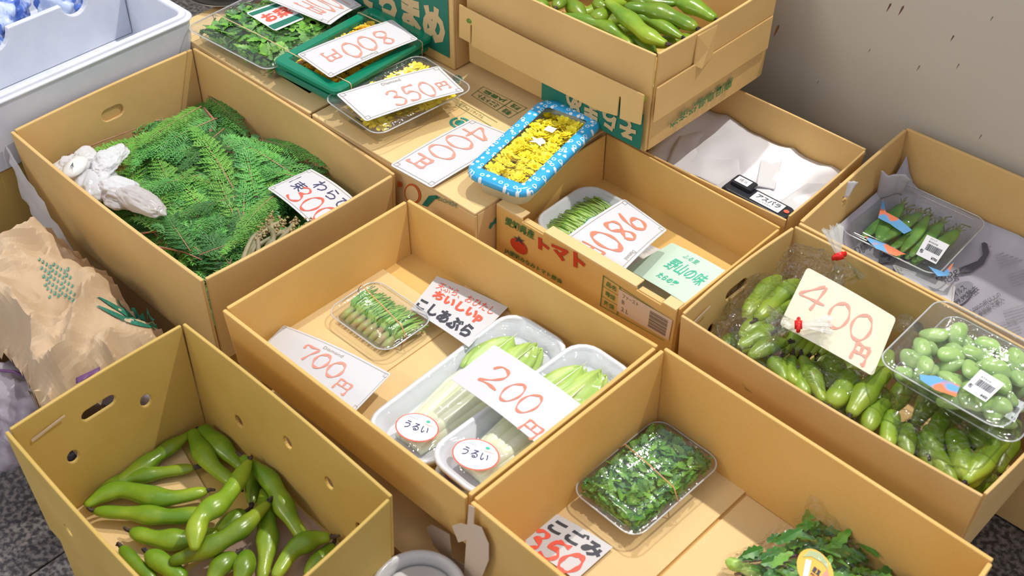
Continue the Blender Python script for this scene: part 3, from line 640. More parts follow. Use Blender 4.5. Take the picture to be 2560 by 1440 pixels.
# pads and flaps inside the cartons
def P(x, y, z): p = W(x, y, z); return (p.x, p.y)
pad('smooth cardboard sheet under the rubber-banded sprout pack and the 700 card', [(-1.106, .630), (-.935, .630), (-.935, .900), (-1.104, .900)], .2525, CBL)
pad('long cardboard sheet lying on the carton floor beneath the urui trays', [(-.985, .628), (-.642, .628), (-.640, .972), (-.985, .966)], .2525 - .0003, CBL, th=.002)
pad('upper cardboard flap under the fern shoot pack', [(-.628, .632), (-.470, .632), (-.462, .978), (-.62, .98)], .1925, CBL, th=.005)
pad('lower cardboard flap under the bagged greens', [(-.466, .622), (-.142, .62), (-.15, .965), (-.458, .972)], .1922, CBL, th=.002)
pad('light cardboard flap on the floor of the loose fava carton', [(-1.12, .32), (-.93, .34), (-.95, .47), (-1.115, .51)], .1585, CBL, th=.003)
pad('pinkish cardboard flap on the floor under the curved fava pods', [(-.925, .32), (-.70, .32), (-.725, .55), (-.93, .556)], .1583, cardboard('pinkish_cardboard', (.52, .36, .26), (.56, .40, .30)), th=.002)
pad('flap lying on the floor of the stacked pod carton', [(-1.28, 1.3), (-.92, 1.3), (-.92, 1.59), (-1.28, 1.59)], ZTB + .006, CB2, th=.002)

# ------------------------------------------------------------------ fava pods
def pod_parts(pts, rad, seed, flat=.72, n=12):
    r_ = random.Random(seed); c = crom([tuple(p) for p in pts], 9); ph = r_.uniform(0, 6); k = sum((V(c[i + 1]) - V(c[i])).length for i in range(len(c) - 1)) / r_.uniform(.042, .055)
    def rf(t):
        e = math.sin(PI * min(1, max(0, (t * .97 + .015)))) ** .42
        return rad * e * (1 + .125 * math.sin(k * 2 * PI * t * .9 + ph)) * (1.06 - .25 * abs(t - .45)) + .0004
    mb = MB(); mb.tube(c, rf, n, flat=flat)
    st = MB(); a, b = V(c[-1]), V(c[-3]); d = (a - b).normalized()
    st.tube([a - d * .003, a + d * .004 + V((0, 0, .001)), a + d * .010 + V((r_.uniform(-.003, .003), r_.uniform(-.003, .003), .002))], lambda t: .0034 * (1 - .55 * t) + .0004, 6)
    for _ in range(3):
        q = V((r_.uniform(-1, 1), r_.uniform(-1, 1), r_.uniform(0, 1))).normalized() * .006
        st.add([a - d * .002, a + q + d * .003, a + q * .4 + d * .007], [(0, 1, 2)])
    return mb, st
def pod(pts, rad, label, seed, group=None, m=POD, cat='fava pod', stem=True):
    mb, st = pod_parts(pts, rad, seed); c = sum([V(p) for p in pts], V()) / len(pts)
    t = thing('fava_pod', label, cat, (c.x, c.y, min(p[2] for p in pts) - rad * .7), group=group)
    obj('pod_shell', mb, m, t, smooth=True)
    if stem: obj('stem_tip', st, PODS, t)
    return t
def zz(f, pts, z):
    """zoom pixels -> points at heights z (number or list)"""
    sc, ox, oy = f; out = []
    for i, p in enumerate(pts): out.append(tuple(W(p[0] / sc + ox, p[1] / sc + oy, z[i] if isinstance(z, (list, tuple)) else z)))
    return out
F1 = (2.1815, 0, 780); F2 = (2.1815, 600, 780); F3 = (3.0, 1100, 0); F4 = (2.1815, 1700, 780); FR = (1, 0, 0)
GF = 'loose fava pods on the carton floor'
b0 = .172
pods = [
 (F1, [(450, 930), (700, 770), (860, 690), (985, 600)], b0 + .004, .0118, 'long fava pod lying along the vented wall, its stem in the carton corner'),
 (F1, [(425, 1020), (640, 900), (850, 880), (1062, 850)], b0 + .002, .0115, 'pale-tipped fava pod next in from the pod along the vented wall'),
 (F1, [(465, 1060), (640, 970), (900, 1015), (1130, 975)], b0 + .010, .0138, 'broad wavy fava pod lying below the pale-tipped pod, stem toward the middle'),
 (F1, [(1180, 1085), (950, 1115), (740, 1100), (512, 1085)], b0 + .008, .0128, 'fava pod with a brown scar on its side near the front wall'),
 (F1, [(1200, 1200), (1020, 1240), (850, 1235), (710, 1195)], b0 + .006, .0140, 'short fava pod pointing its brown stem at the front wall'),
 (F1, [(1060, 1300), (1090, 1130), (1240, 1000), (1375, 800)], [b0 + .045, b0 + .048, b0 + .044, b0 + .036], .0145, 'topmost glossy fava pod lying across the middle of the heap'),
 (F1, [(925, 1365), (1120, 1290), (1300, 1190), (1465, 1040)], [b0 + .02, b0 + .028, b0 + .032, b0 + .03], .0142, 'fava pod beneath the topmost one, slanting up to a dark pink stem'),
 (F1, [(1050, 560), (1140, 660), (1230, 760), (1340, 860)], b0 + .006, .0140, 'dark fava pod starting in the far corner of the vented carton'),
 (F1, [(1010, 610), (1080, 720), (1160, 840), (1300, 950)], b0 + .010, .0132, 'dark fava pod side by side with the one from the far corner'),
 (F2, [(350, 1240), (250, 1080), (180, 900), (65, 750)], [b0 + .012, b0 + .022, b0 + .026, b0 + .024], .0132, 'long curved fava pod leaning toward the carton wall beside the urui carton'),
 (F2, [(120, 1460), (150, 1260), (140, 1110), (128, 965)], b0 + .012, .0138, 'fava pod running straight toward the camera below the long curved one'),
 (F2, [(190, 1450), (290, 1300), (400, 1240), (530, 1200)], b0 + .014, .0135, 'fava pod with a dark purple stem near the last vent hole'),
 (F1, [(1010, 1460), (900, 1380), (800, 1310)], b0 + .010, .0135, 'blunt fava pod end just inside the front wall, cut by the picture edge'),
 (F1, [(1150, 1480), (1200, 1390), (1290, 1320)], b0 + .018, .0130, 'yellowish blunt fava pod at the bottom edge of the heap'),
 (F1, [(1300, 1480), (1330, 1400), (1350, 1300)], b0 + .022, .0130, 'brightest lime fava pod beside the yellowish blunt one'),
 (F1, [(850, 1470), (740, 1370), (660, 1280)], b0 + .002, .0095, 'thin shaded fava pod tucked along the front wall'),
 (F2, [(360, 1440), (450, 1340), (540, 1240)], b0 + .000, .0120, 'fava pod half hidden behind the corner of the vented carton'),
 (F1, [(1372, 860), (1378, 950), (1372, 1050)], b0 + .004, .0095, 'thin dark fava pod in the shadow between two larger ones'),
 (F1, [(1180, 1190), (1260, 1140), (1340, 1090)], b0 + .010, .0125, 'fava pod mostly hidden under the two crossing pods'),
]
for i, (f, p, z, r, l) in enumerate(pods): pod([(min(-.722 - r, max(-1.119 + r, a_)), min(.556 - r, max(.312 + r, b_)), c_) for a_, b_, c_ in zz(f, p, z)], r, l, i * 7 + 3, GF)
b1 = .500
pods = [
 ([(1440, 345), (1300, 235), (1130, 165), (890, 112)], b1 + .010, .0135, 'long fava pod along the front rim of the stacked carton'),
 ([(1250, 5), (1400, 130), (1560, 265), (1740, 350)], b1 + .030, .0145, 'fava pod lying diagonally on top of the stacked carton heap'),
 ([(1390, 285), (1500, 320), (1610, 405)], b1 + .004, .0125, 'pale short fava pod in the near corner of the stacked carton'),
 ([(1380, 55), (1560, 75), (1750, 130), (1945, 225)], b1 + .020, .0175, 'fat fava pod with a black stem scar at the handle side'),
 ([(1450, 120), (1600, 160), (1820, 285)], b1 + .010, .0135, 'fava pod under the fat one, reaching toward the handle'),
 ([(1770, 20), (1900, 50), (2065, 145)], b1 + .016, .0165, 'fava pod in the handle-side corner of the stacked carton'),
 ([(1400, 5), (1580, 15), (1780, 25)], b1 + .008, .0135, 'fava pod behind the fat one at the picture top edge'),
 ([(1150, 150), (1210, 110), (1275, 60)], b1 + .016, .0140, 'stubby fava pod end with a dark tip in the heap'),
 ([(640, -5), (720, 30), (805, 70)], b1 + .012, .0160, 'fava pod at the leftmost end of the stacked heap'),
 ([(965, -10), (1010, 60), (1080, 130)], b1 + .008, .0140, 'pale fava pod pointing down the middle gap of the stacked heap'),
 ([(930, -30), (900, 10), (870, 60)], b1 + .020, .0105, 'fava pod showing its pinkish stem end over the gap'),
 ([(1170, 5), (1210, 45), (1260, 40)], b1 + .006, .0120, 'small rounded fava pod beside the dark gap'),
 ([(1370, -40), (1470, 0), (1540, 40)], b1 + .018, .0110, 'thin fava pod partly above the picture edge'),
]
for i, (p, z, r, l) in enumerate(pods): pod([(min(-.918 - r, a_), max(1.303 + r, b_), c_) for a_, b_, c_ in zz(F3, p, z)], r, l, 100 + i * 7, 'loose fava pods in the stacked carton')
for i in range(13):
    x = -1.26 + i % 7 * .055 + rnd.uniform(-.01, .01); y = 1.34 + i // 7 * .13 + rnd.uniform(-.02, .02); a = rnd.uniform(-.5, .5) + 1.2
    d = V((math.cos(a), math.sin(a), 0)) * .06
    pod([tuple(V((x, y, b1 - .032)) - d), (x + .008, y, b1 - .026), tuple(V((x, y, b1 - .034)) + d)], .0135, 'fava pod in the shaded lower layer of the stacked carton', 300 + i, 'lower layer of pods in the stacked carton')

# ------------------------------------------------------------------ price cards
def px4(z, *p): return Q(z, *p)
card('white price card reading 700 yen leaning inside the urui carton', [W(652, 872, .268), W(885, 1032, .300), W(978, 935, .290), W(710, 813, .268)],
     [('s', '700', (.30, .30, .72, .72), REDP, .075), ('s', 'e', (.72, .12, .86, .40), REDP, .06)], dmnd=(.44, .80, .62, .88), bend=.006)
card('large unbordered white card reading 200 yen lying over both urui trays', Q([.335, .336, .338, .335], (1126, 947), (1345, 1112), (1464, 1020), (1236, 862)),
     [('s', '2', (.17, .25, .38, .72), REDI, .055), ('s', '00', (.40, .22, .75, .68), REDI, .05), ('s', 'e', (.76, -.02, .95, .26), REDI, .05)], border=False, r=.04, bend=.004)
card('white card with bold red and black brush writing beside the sprout pack', Q([.266, .290, .262, .258], (1026, 773), (1172, 868), (1270, 768), (1092, 690)),
     [('t', '天ぷら、おひたし', (.1, .70, .92, .88), REDS, .0), ('t', 'おいしいp', (.13, .42, .88, .68), REDS, .06), ('t', 'こしあぶら', (.03, .08, .90, .36), BLK, .05)], border=False, r=.0, bend=.002)
card('small white card with brush writing and 350 beside the fern shoot pack', Q([.198, .203, .203, .198], (1290, 1350), (1440, 1450), (1532, 1368), (1386, 1282)),
     [('t', 'こごみ', (.12, .55, .98, .93), BLK, .05), ('s', '350', (.03, -.02, .92, .48), REDS, .11)], border=False, r=0, bend=.002)
card('cream card reading 400 yen on the bagged fava pods', Q([.362, .352, .372, .398], (1948, 812), (2182, 941), (2241, 795), (2018, 668)),
     [('s', '4', (.03, .40, .32, .84), REDP, .05), ('s', '00', (.36, .36, .84, .80), REDP, .055), ('s', 'e', (.72, .05, .90, .34), REDP, .09)], m=CREAM, border=False, r=.05, bend=.003)
card('white price card reading 350 yen on the yellow flower pack', Q([.402, .402, .402, .404], (915, 304), (1162, 228), (1096, 165), (840, 236)),
     [('s', '350', (.33, .12, .78, .62), REDP, .055), ('s', 'e', (.80, .2, .93, .46), REDP, .06)], dmnd=(.40, .82, .58, .90), bend=.003)
card('upside-down white price card reading 800 yen on the green flower trays', Q([.414, .414, .412, .410], (1046, 97), (980, 50), (742, 136), (826, 194))[0:0] or [W(980, 49, .414), W(742, 136, .410), W(826, 195, .412), W(1046, 98, .414)],
     [('s', '800', (.16, .25, .68, .80), REDP, .06), ('s', 'e', (.70, .28, .86, .62), REDP, .06)], bend=.003, dmnd=(.44, .86, .62, .93))
card('upside-down white price card reading 400 yen beside the blue-dotted tray', [W(1180, 298, .358), W(975, 413, .358), W(1078, 470, .358), W(1300, 345, .358)],
     [('s', '400', (.06, .12, .68, .66), REDP, .055), ('s', 'e', (.70, .12, .88, .50), REDP, .07)], bend=.003)
card('upside-down white price card on the greens tray at the picture top', [W(830, -36, .402), W(628, -18, .402), W(824, 63, .402), W(905, 14, .402)],
     [('s', '100', (.1, .3, .66, .86), REDP, .055), ('s', 'e', (.68, .42, .84, .8), REDP, .06)], bend=.003)
card('upside-down white price card reading 980 yen propped in the tomato carton', [W(1561, 497, .330), W(1395, 608, .336), W(1555, 682, .330), W(1668, 575, .325)],
     [('s', '980', (.10, .22, .80, .74), REDI, .075), ('s', 'e', (.82, .2, .98, .6), REDI, .06)], bend=.004, dmnd=(.62, .87, .80, .94))
card('white price card offering one bundle for 300 on the cedar greens', Q([.292, .292, .300, .297], (780, 553), (930, 560), (880, 495), (776, 422))[0:0] or [W(770, 556, .290), W(925, 620, .285), W(905, 512, .300), W(778, 421, .296)][0:0] or [W(668, 471, .284), W(795, 578, .276), W(898, 506, .274), W(777, 422, .290)],
     [('s', '1', (.06, .40, .10, .68), NAVY, .12), ('t', '束', (.15, .34, .34, .60), NAVY, .0), ('t', 'わらび', (.34, .62, 1.0, .90), NAVY, .0), ('s', '300', (.26, .10, .98, .56), REDS, .055)], bend=.006)
card('corner of a white card poking out on the newspaper behind the bean tray', [W(2250, 745, .255), W(2372, 800, .25), W(2388, 713, .255), W(2260, 668, .255)][0:0] or [W(2230, 660, .233), W(2290, 790, .233), W(2383, 758, .236), W(2389, 716, .236)], [], bend=.002)
card('mint green leaflet with green lettering standing in the tomato carton', Q([.280, .320, .325, .290], (1565, 672), (1718, 762), (1826, 684), (1680, 607)),
     [('t', '野山の味', (.30, .42, .88, .72), GRN3, .008), ('t', 'たらの芽', (.38, .16, .68, .30), GRN3, .03), ('t', 'ふる里', (.34, .80, .58, .90), GRN3, 0)], m=MINT, border=False, r=.01, name='leaflet', bend=.002)

# ------------------------------------------------------------------ urui trays
def urui(tray, L, Wd, n, group, lab, seed):
    r_ = random.Random(seed); bz = tray.location.z; a = tray.rotation_euler.z
    for i in range(n):
        y = (i - (n - 1) / 2) * (Wd - .055) / n; z = .0085 + (i % 2) * .006
        pts = [(-L * .40, y * .55, z), (-L * .22, y * .75, z + .003), (-.01, y * .98, z + .006), (L * .12, y, z + .007)]
        mb = MB(); mb.tube(pts, lambda t: .0092 + .0030 * math.sin(PI * t), 10, flat=.8)
        t = thing('urui_shoot', lab, 'vegetable', tray.matrix_basis @ V((0, 0, 0)) + V((0, 0, 0)), rz=a, group=group)
        obj('stalk', mb, URS, t, smooth=True, local=True)
        mb = MB(); ln = L * .36; tw = r_.uniform(-.35, .35); wd = .025 + r_.uniform(-.003, .003)
        def lf(u, v, y=y, ln=ln, tw=tw, wd=wd, z=z, i=i):
            s = math.sin(PI * (.12 + .88 * u) ** 1.1) ** .7 * wd * (1 if u < .98 else .3); x = L * .06 + u * ln
            return V((x - u * .004 * i, y * (1 - .45 * u) + (v - .5) * 2 * s + u * u * tw * .02, z + .011 + .003 * math.sin(v * 9 + i) + .004 * math.cos((v - .5) * 3) + .0015 * i * u - .006 * u * u))
        mb.grid(lf, 12, 8); obj('leaf', mb, URL, t, smooth=True, local=True, solid=.0006)
        mb = MB(); mb.tube([(L * .06 + q / 6 * ln * .9, y * (1 - .45 * q / 6) + (q / 6) ** 2 * tw * .02, z + .0158 + .0015 * i * q / 6 - .006 * (q / 6) ** 2) for q in range(7)], lambda t: .0016 * (1 - t) + .0003, 6); obj('leaf_rib', mb, URS, t, smooth=True, local=True)
def sticker(tray, cx, cy, z, rx, ry, rot=0.0, flip=False, txt='うるい'):
    M = tray.matrix_basis
    def fnl(u, v):
        x = (u - .5) * 2 * rx; y = (v - .5) * 2 * ry
        return M @ V((cx + x * math.cos(rot) - y * math.sin(rot), cy + x * math.sin(rot) + y * math.cos(rot), z))
    mb = MB(); g = tri2d(circ(.5, .5, .5, .5, 28)); put(mb, g, fnl, (0, 0, 1, 1), up, 0, fit=False); o = obj('oval_sticker', mb, REDS, tray)
    writing(tray, fnl, up, [('p', circ(.5, .5, .47, .465, 28), (0, 0, 1, 1), WHT)], lift=.0003, name='sticker_face')
    writing(tray, fnl, up, [('t', txt, (.2, .36, .78, .64), NAVY, .02), ('t', '秋田県産 湯沢のうるい', (.2, .74, .6, .80), GREYL), ('p', circ(.66, .8, .05, .05, 12), (0, 0, 1, 1), GRN3), ('r', '', (.62, .68, .82, .70), REDP), ('t', 'JAこまち', (.72, .76, .9, .82), REDP)], lift=.0006)
U1 = ((1065, 1180), (1435, 872), (1285, 768), (893, 1060)); U2 = ((1215, 1250), (1612, 950), (1452, 838), (1052, 1142)); U3 = ((1180, 1285), (1570, 985), (1420, 860), (1060, 1180))
LB = 'pale urui shoot with a white stalk and green leaf under film'
t3, L3, W3 = foam_tray('lowest white foam urui tray, mostly hidden beneath the near upper one', ((1150, 1262), (1535, 960), (1450, 890), (1062, 1178)), .282, .026)
sticker(t3, -L3 * .36, 0, .028, .030, .024, rot=-1.2)
t1, L1, W1 = foam_tray('white foam tray of urui shoots nearer the rubber-banded sprout pack', U1, .284, .028)
urui(t1, L1, W1, 7, 'urui shoots in the tray by the sprout pack', 'pale urui shoot with white stalk in the foam tray nearer the sprout pack', 3)
film_sheet(t1, L1 - .012, W1 - .012, .031, amp=.0025, seed=1); sticker(t1, -L1 * .355, -.004, .0335, .030, .024, rot=-1.25)
t2, L2, W2 = foam_tray('white foam tray of urui shoots raised on another tray by the shared carton wall', U2, .312, .026)
urui(t2, L2, W2, 7, 'urui shoots in the raised tray', 'pale urui shoot with white stalk in the raised tray by the shared wall', 5)
film_sheet(t2, L2 - .012, W2 - .012, .029, amp=.0025, seed=2); sticker(t2, -L2 * .355, .004, .0315, .031, .025, rot=-1.2)

# ------------------------------------------------------------------ leafy heaps, shoots, sprigs
def leaf_serr(mb, M, ln, wd, mi=0, lobes=5, curl=.2):
    pts = []; n = lobes * 2
    for sgn in (1, -1):
        rng = range(n + 1) if sgn == 1 else range(n, -1, -1)
        for i in rng:
            t = i / n; e = math.sin(PI * (t * .9 + .07)) ** .8 * wd * (1.0 if i % 2 else .66); pts.append((t * ln, sgn * e))
    mid = [(i / 4 * ln, 0) for i in range(5)]
    vs = [M @ V((x, y, curl * (abs(y) * .8 - x * x / ln * .6))) for x, y in pts] ; c = [M @ V((x, 0, -curl * x * x / ln * .6)) for x, y in mid]
    k = len(vs); fs = []; h = n + 1
    for i in range(n):
        a = k + min(4, int(i / n * 4)); b = k + min(4, int((i + 1) / n * 4))
        fs.append((i, i + 1, a) if a == b else (i, i + 1, b, a)); j = 2 * h - 1 - i; fs.append((j, a, j - 1) if a == b else (j, a, b, j - 1))
    mb.add(vs + c, fs, mi)
def leafheap(parent, L, Wd, z0, z1, n, ln, wd, mats, seed, name='leafy_greens', lobes=5, dome=.5):
    r_ = random.Random(seed); mb = MB()
    for i in range(n):
        x = r_.uniform(-.5, .5) * L; y = r_.uniform(-.5, .5) * Wd; e = 1 - dome * max(abs(x) / L * 2, abs(y) / Wd * 2) ** 3
        z = z0 + (z1 - z0) * e * (.35 + .65 * i / n)
        M = Matrix.Translation((x, y, z)) @ Matrix.Rotation(r_.uniform(0, 2 * PI), 4, 'Z') @ Matrix.Rotation(r_.uniform(-.6, .35), 4, 'Y') @ Matrix.Rotation(r_.uniform(-.7, .7), 4, 'X')
        s = r_.uniform(.7, 1.25); leaf_serr(mb, M, ln * s, wd * s, r_.randrange(len(mats)), lobes, r_.uniform(-.2, .6))
    for p in mb.v:
        p.x = max(-L / 2, min(L / 2, p.x)); p.y = max(-Wd / 2, min(Wd / 2, p.y)); p.z = max(z0, min(z1 + .004, p.z))
    o = obj(name, mb, mats, parent, local=True); o['kind'] = 'stuff'; return o
def sprig_mesh(seed, L=.16, wd=.06, den=15):
    r_ = random.Random(seed); fo = MB(); st = MB(); cv = r_.uniform(-.12, .12)
    def spine(t): return V((t * L, cv * t * t * L * 2, .012 * math.sin(t * 2.5)))
    st.tube([spine(i / 6) for i in range(7)], lambda t: .0011 * (1 - t) + .0003, 5)
    def leafy(p, d, l, wl, k):
        n_ = V((-d.y, d.x, 0))
        m = max(3, int(l / .0050))
        for i in range(m):
            q = p + d * (l * i / m) + V((0, 0, -.25 * l * (i / m) ** 2 + .0008))
            for s in (1, -1):
                b = (d * .88 + n_ * s * .55).normalized(); ll = wl * 1.6 * (1 - .6 * i / m) * r_.uniform(.6, 1.2); w_ = V((-b.y, b.x, 0)) * .0013
                up_ = V((0, 0, r_.uniform(-.0025, .002)))
                fo.add([q - w_ * .6, q + b * ll * .55 - w_ + up_ * .3, q + b * ll + up_, q + b * ll * .55 + w_ + up_ * .3, q + w_ * .6], [(0, 1, 3, 4), (1, 2, 3)])
        w_ = n_ * .0009; e = p + d * l * 1.05 + V((0, 0, -.25 * l)); fo.add([p - w_, e, p + w_], [(0, 1, 2)])
    for i in range(den):
        t = .05 + .93 * i / den
        for s in (1, -1):
            p = spine(t); tg = (spine(min(1, t + .02)) - spine(t - .02)).normalized(); a = s * r_.uniform(.65, .85)
            d = V((tg.x * math.cos(a) - tg.y * math.sin(a), tg.x * math.sin(a) + tg.y * math.cos(a), r_.uniform(-.12, .1)))
            l = wd * (1.08 - t) * (.55 + 1.1 * t if t < .4 else 1) * r_.uniform(.8, 1.1); leafy(p, d, l, .0105 * (1.15 - .5 * t), 0)
    leafy(spine(.9), (spine(1) - spine(.9)).normalized(), .025, .008, 0)
    return fo, st
protos = []
for k in range(6):
    fo, st = sprig_mesh(40 + k, L=.15 + .02 * (k % 3), wd=.058 + .006 * (k % 2))
    ms = [CED, CEDL][1 if k in (2, 5) else 0]
    protos.append((mesh('foliage', fo, ms), mesh('twig', st, TWIG)))
GC = 'cedar sprigs lining the large carton'
def sprig(x, y, z, a, k, sc=1.0, tx=0, ty_=0):
    tone = 'bright green' if k in (2, 5) else 'dark green'; mx, my = x + .07 * math.cos(a), y + .07 * math.sin(a)
    if mx < -1.50: pl = 'beside the milky plastic bag'
    elif mx > -1.30 and my > .86: pl = 'behind the 300 card'
    elif mx > -1.32: pl = 'by the bracken bundle'
    elif my > .87: pl = 'along the back wall of the cedar carton'
    elif my < .74: pl = 'along the front wall of the cedar carton'
    else: pl = 'in the middle of the cedar carton'
    t = thing('cedar_sprig', '%s flat cedar sprig %s' % (tone, pl), 'cedar sprig', (x, y, z), rot=(tx, ty_, a), group='%s cedar sprigs %s' % (tone, pl)); t.scale = (sc,) * 3
    for nm, me in (('foliage', protos[k][0]), ('twig', protos[k][1])):
        o = bpy.data.objects.new(nm, me); C.objects.link(o); o.parent = t
mb = MB()
def cedz(x, y): return .205 + .052 * math.exp(-((x + 1.30) / .17) ** 2) * 1 + .03 * math.exp(-((x + 1.5) / .2) ** 2 - ((y - .9) / .12) ** 2)
def hgt(x, y):
    u = (x + 1.70) / .52
    return .190 + .052 * min(1, max(0, u * 1.6)) + .012 * noise.noise(V((x * 14, y * 14, 2))) + .055 * math.exp(-((x + 1.66) / .09) ** 2 - ((y - .97) / .12) ** 2) + .015 * math.exp(-((y - .98) / .08) ** 2)
sr = random.Random(11)
o = obj('cedar_litter', MB().grid(lambda u, v: V((-1.685 + u * .475 if True else 0, .655 + v * .33, hgt(-1.685 + u * .475, .655 + v * .33) - .008)), 16, 12), CED); props(o, 'dark bed of needles beneath the cedar sprigs', 'cedar foliage', kind='stuff'); o.modifiers.new('s', 'SOLIDIFY').thickness = .008
for i in range(215):
    u, v = sr.random(), sr.random(); x = -1.66 + u * .43; y = .67 + v * .30; a = sr.uniform(0, 2 * PI)
    # keep tips inside the carton
    for _ in range(30):
        tx, tyy = x + math.cos(a) * .17, y + math.sin(a) * .17
        mx_, my_ = x + math.cos(a) * .085, y + math.sin(a) * .085
        if -1.675 < tx < -1.215 and .675 < tyy < .97 and .69 < y < .965 and .70 < my_ < .95 and -1.65 < mx_ < -1.235: break
        a = sr.uniform(0, 2 * PI); x = -1.66 + sr.random() * .43; y = .67 + sr.random() * .30
    _c = W(790, 505, .28)
    if any(math.hypot(x + math.cos(a) * d_ - _c.x, y + math.sin(a) * d_ - _c.y) < .062 for d_ in (0, .05, .1, .15)) and i % 6: continue
    if any(math.hypot(x + math.cos(a) * d_ - _c.x, y + math.sin(a) * d_ - _c.y) < .062 for d_ in (0, .05, .1, .15)): sprig(x, y, hgt(x, y) - .022, a, i % 6, .8, 0, 0); continue
    if x < -1.58 and .74 < y < .85 and sr.random() < .85: continue
    sprig(x, y, hgt(x, y) + .004 * (i % 5) + i * .00010, a, i % 6, sr.uniform(.75, 1.05), sr.uniform(-.13, .13), sr.uniform(-.10, .06))
for (px_, py_, dx_, dy_, z, k, sc) in ((640, 480, 900, 400, .30, 0, .9), (560, 400, 690, 420, .30, 1, 1.1), (480, 330, 300, 380, .285, 2, 1.2), (420, 300, 270, 330, .28, 4, 1), (430, 560, 620, 520, .275, 2, 1.1), (610, 600, 520, 690, .275, 1, .9), (650, 350, 780, 400, .305, 1, .9), (340, 340, 290, 290, .27, 3, .7), (520, 240, 620, 330, .30, 4, .9)):
    z -= .035; a = W(px_, py_, z); b = W(dx_, dy_, z); sprig(a.x, a.y, z, math.atan2(b.y - a.y, b.x - a.x), k, sc, sr.uniform(-.1, .1), sr.uniform(-.08, .05))
for (pp, l, r) in (([(525, 330), (535, 300), (510, 270)], 'thick bare cedar twig standing out near the carton back', .0034), ([(170, 388), (250, 355), (340, 322)], 'thin bare cedar twig reaching toward the plastic bag', .0016), ([(585, 455), (630, 510), (690, 540)], 'forked pinkish twig in the middle of the cedar greens', .0022),
                   ([(345, 585), (440, 570), (510, 560)], 'reddish twig near the front wall of the cedar carton', .0016), ([(620, 530), (590, 600), (575, 660)], 'long reddish twig pointing toward the bracken bundle', .0018), ([(385, 615), (460, 630), (505, 650)], 'short orange-brown twig at the front corner of the cedar carton', .0018)):
    mb = MB(); mb.tube([W(*q, .272) for q in pp], lambda t, r=r: r * (1 - .4 * t), 7); props(obj('cedar_twig', mb, TWIG, smooth=True), l, 'twig')

# bracken bundle
for i in range(13):
    j = i / 12
    a = W(580 + 50 * j, 695 - 40 * j, .284); b = W(640 + 14 * (i % 4), 650 - 16 * (i % 5), .295 + .003 * (i % 4)); c = W(645 + 125 * ((i * 5) % 13) / 12, 590 - 42 * ((i * 7) % 13) / 12, .299)
    t = thing('bracken_shoot', 'curled brown-green bracken shoot in the bundle by the 300 card', 'vegetable', (a.x, a.y, .26), group='bracken shoots in one bundle')
    mb = MB(); mb.tube(crom([tuple(a), tuple(b), tuple(c)], 6), lambda t: .0048 - .0014 * t, 7); obj('stalk', mb, FERN, t, smooth=True)
    mb = MB(); r_ = random.Random(i)
    for q in range(14):
        o_ = c + V((r_.uniform(-1, 1), r_.uniform(-1, 1), r_.uniform(-.5, .6))) * .0085
        mb.tube([o_, o_ + V((.002, .001, .002)), o_ + V((.003, .003, .0))], lambda t: .0022 * math.sin(PI * (t * .8 + .1)), 5)
    obj('curled_head', mb, FERNC, t, smooth=True)

# koshiabura pack with rubber band
tk, Lk, Wk = clear_pack('clear pack of green koshiabura sprouts with an orange rubber band', ((952, 893), (1082, 800), (943, 695), (824, 772)), .276, .018, .018, band=[(.004, .012, RUB)])
def shoots(pack, n, L, Wd, z, lab, group, seed, axis=0):
    r_ = random.Random(seed)
    for i in range(n):
        y = (i - (n - 1) / 2) * Wd / n; x0 = -L * .42
        t = thing('sprout', lab, 'vegetable', pack.location, rz=pack.rotation_euler.z + axis, group=group)
        mb = MB(); mb.tube([(x0, y, z), (x0 + .012, y, z + .001), (x0 + .028, y + .001, z + .003)], lambda t: .0062 * (.75 + .35 * math.sin(PI * t)), 8); obj('bud_base', mb, BUD, t, smooth=True, local=True)
        mb = MB()
        for q in range(24):
            e = r_.uniform(-.011, .011); h = r_.uniform(-.003, .005)
            mb.tube([(x0 + .022, y + e * .2, z + .002), (x0 + L * .35, y + e * .9, z + .009 + h), (x0 + L * .62, y + e * 1.3, z + .008 + h), (x0 + L * .80 + r_.uniform(-.008, .008), y + e * 1.7, z + .002 + h)], lambda t: .0017 * (1.1 - .5 * t), 4)
        obj('leaf_strands', mb, [STEMG, LEAF][i % 2], t, smooth=True, local=True)
shoots(tk, 8, Lk * .92, Wk * .80, .008, 'green koshiabura sprout with a brownish bud base in the rubber-banded pack', 'koshiabura sprouts in the pack', 5, axis=0)

# kogomi pack
tg, Lg, Wg = clear_pack('clear pack stuffed with dark green fern shoots, a rubber band across', ((1588, 1356), (1796, 1160), (1655, 1042), (1424, 1218)), .225, .020, .020, band=[(.002, .006, RUB)])
leafheap(tg, Lg * .86, Wg * .84, .003, .034, 1500, .019, .0055, [KOG, LEAFD, LEAF], 9, 'fern_shoots', lobes=5, dome=.25)

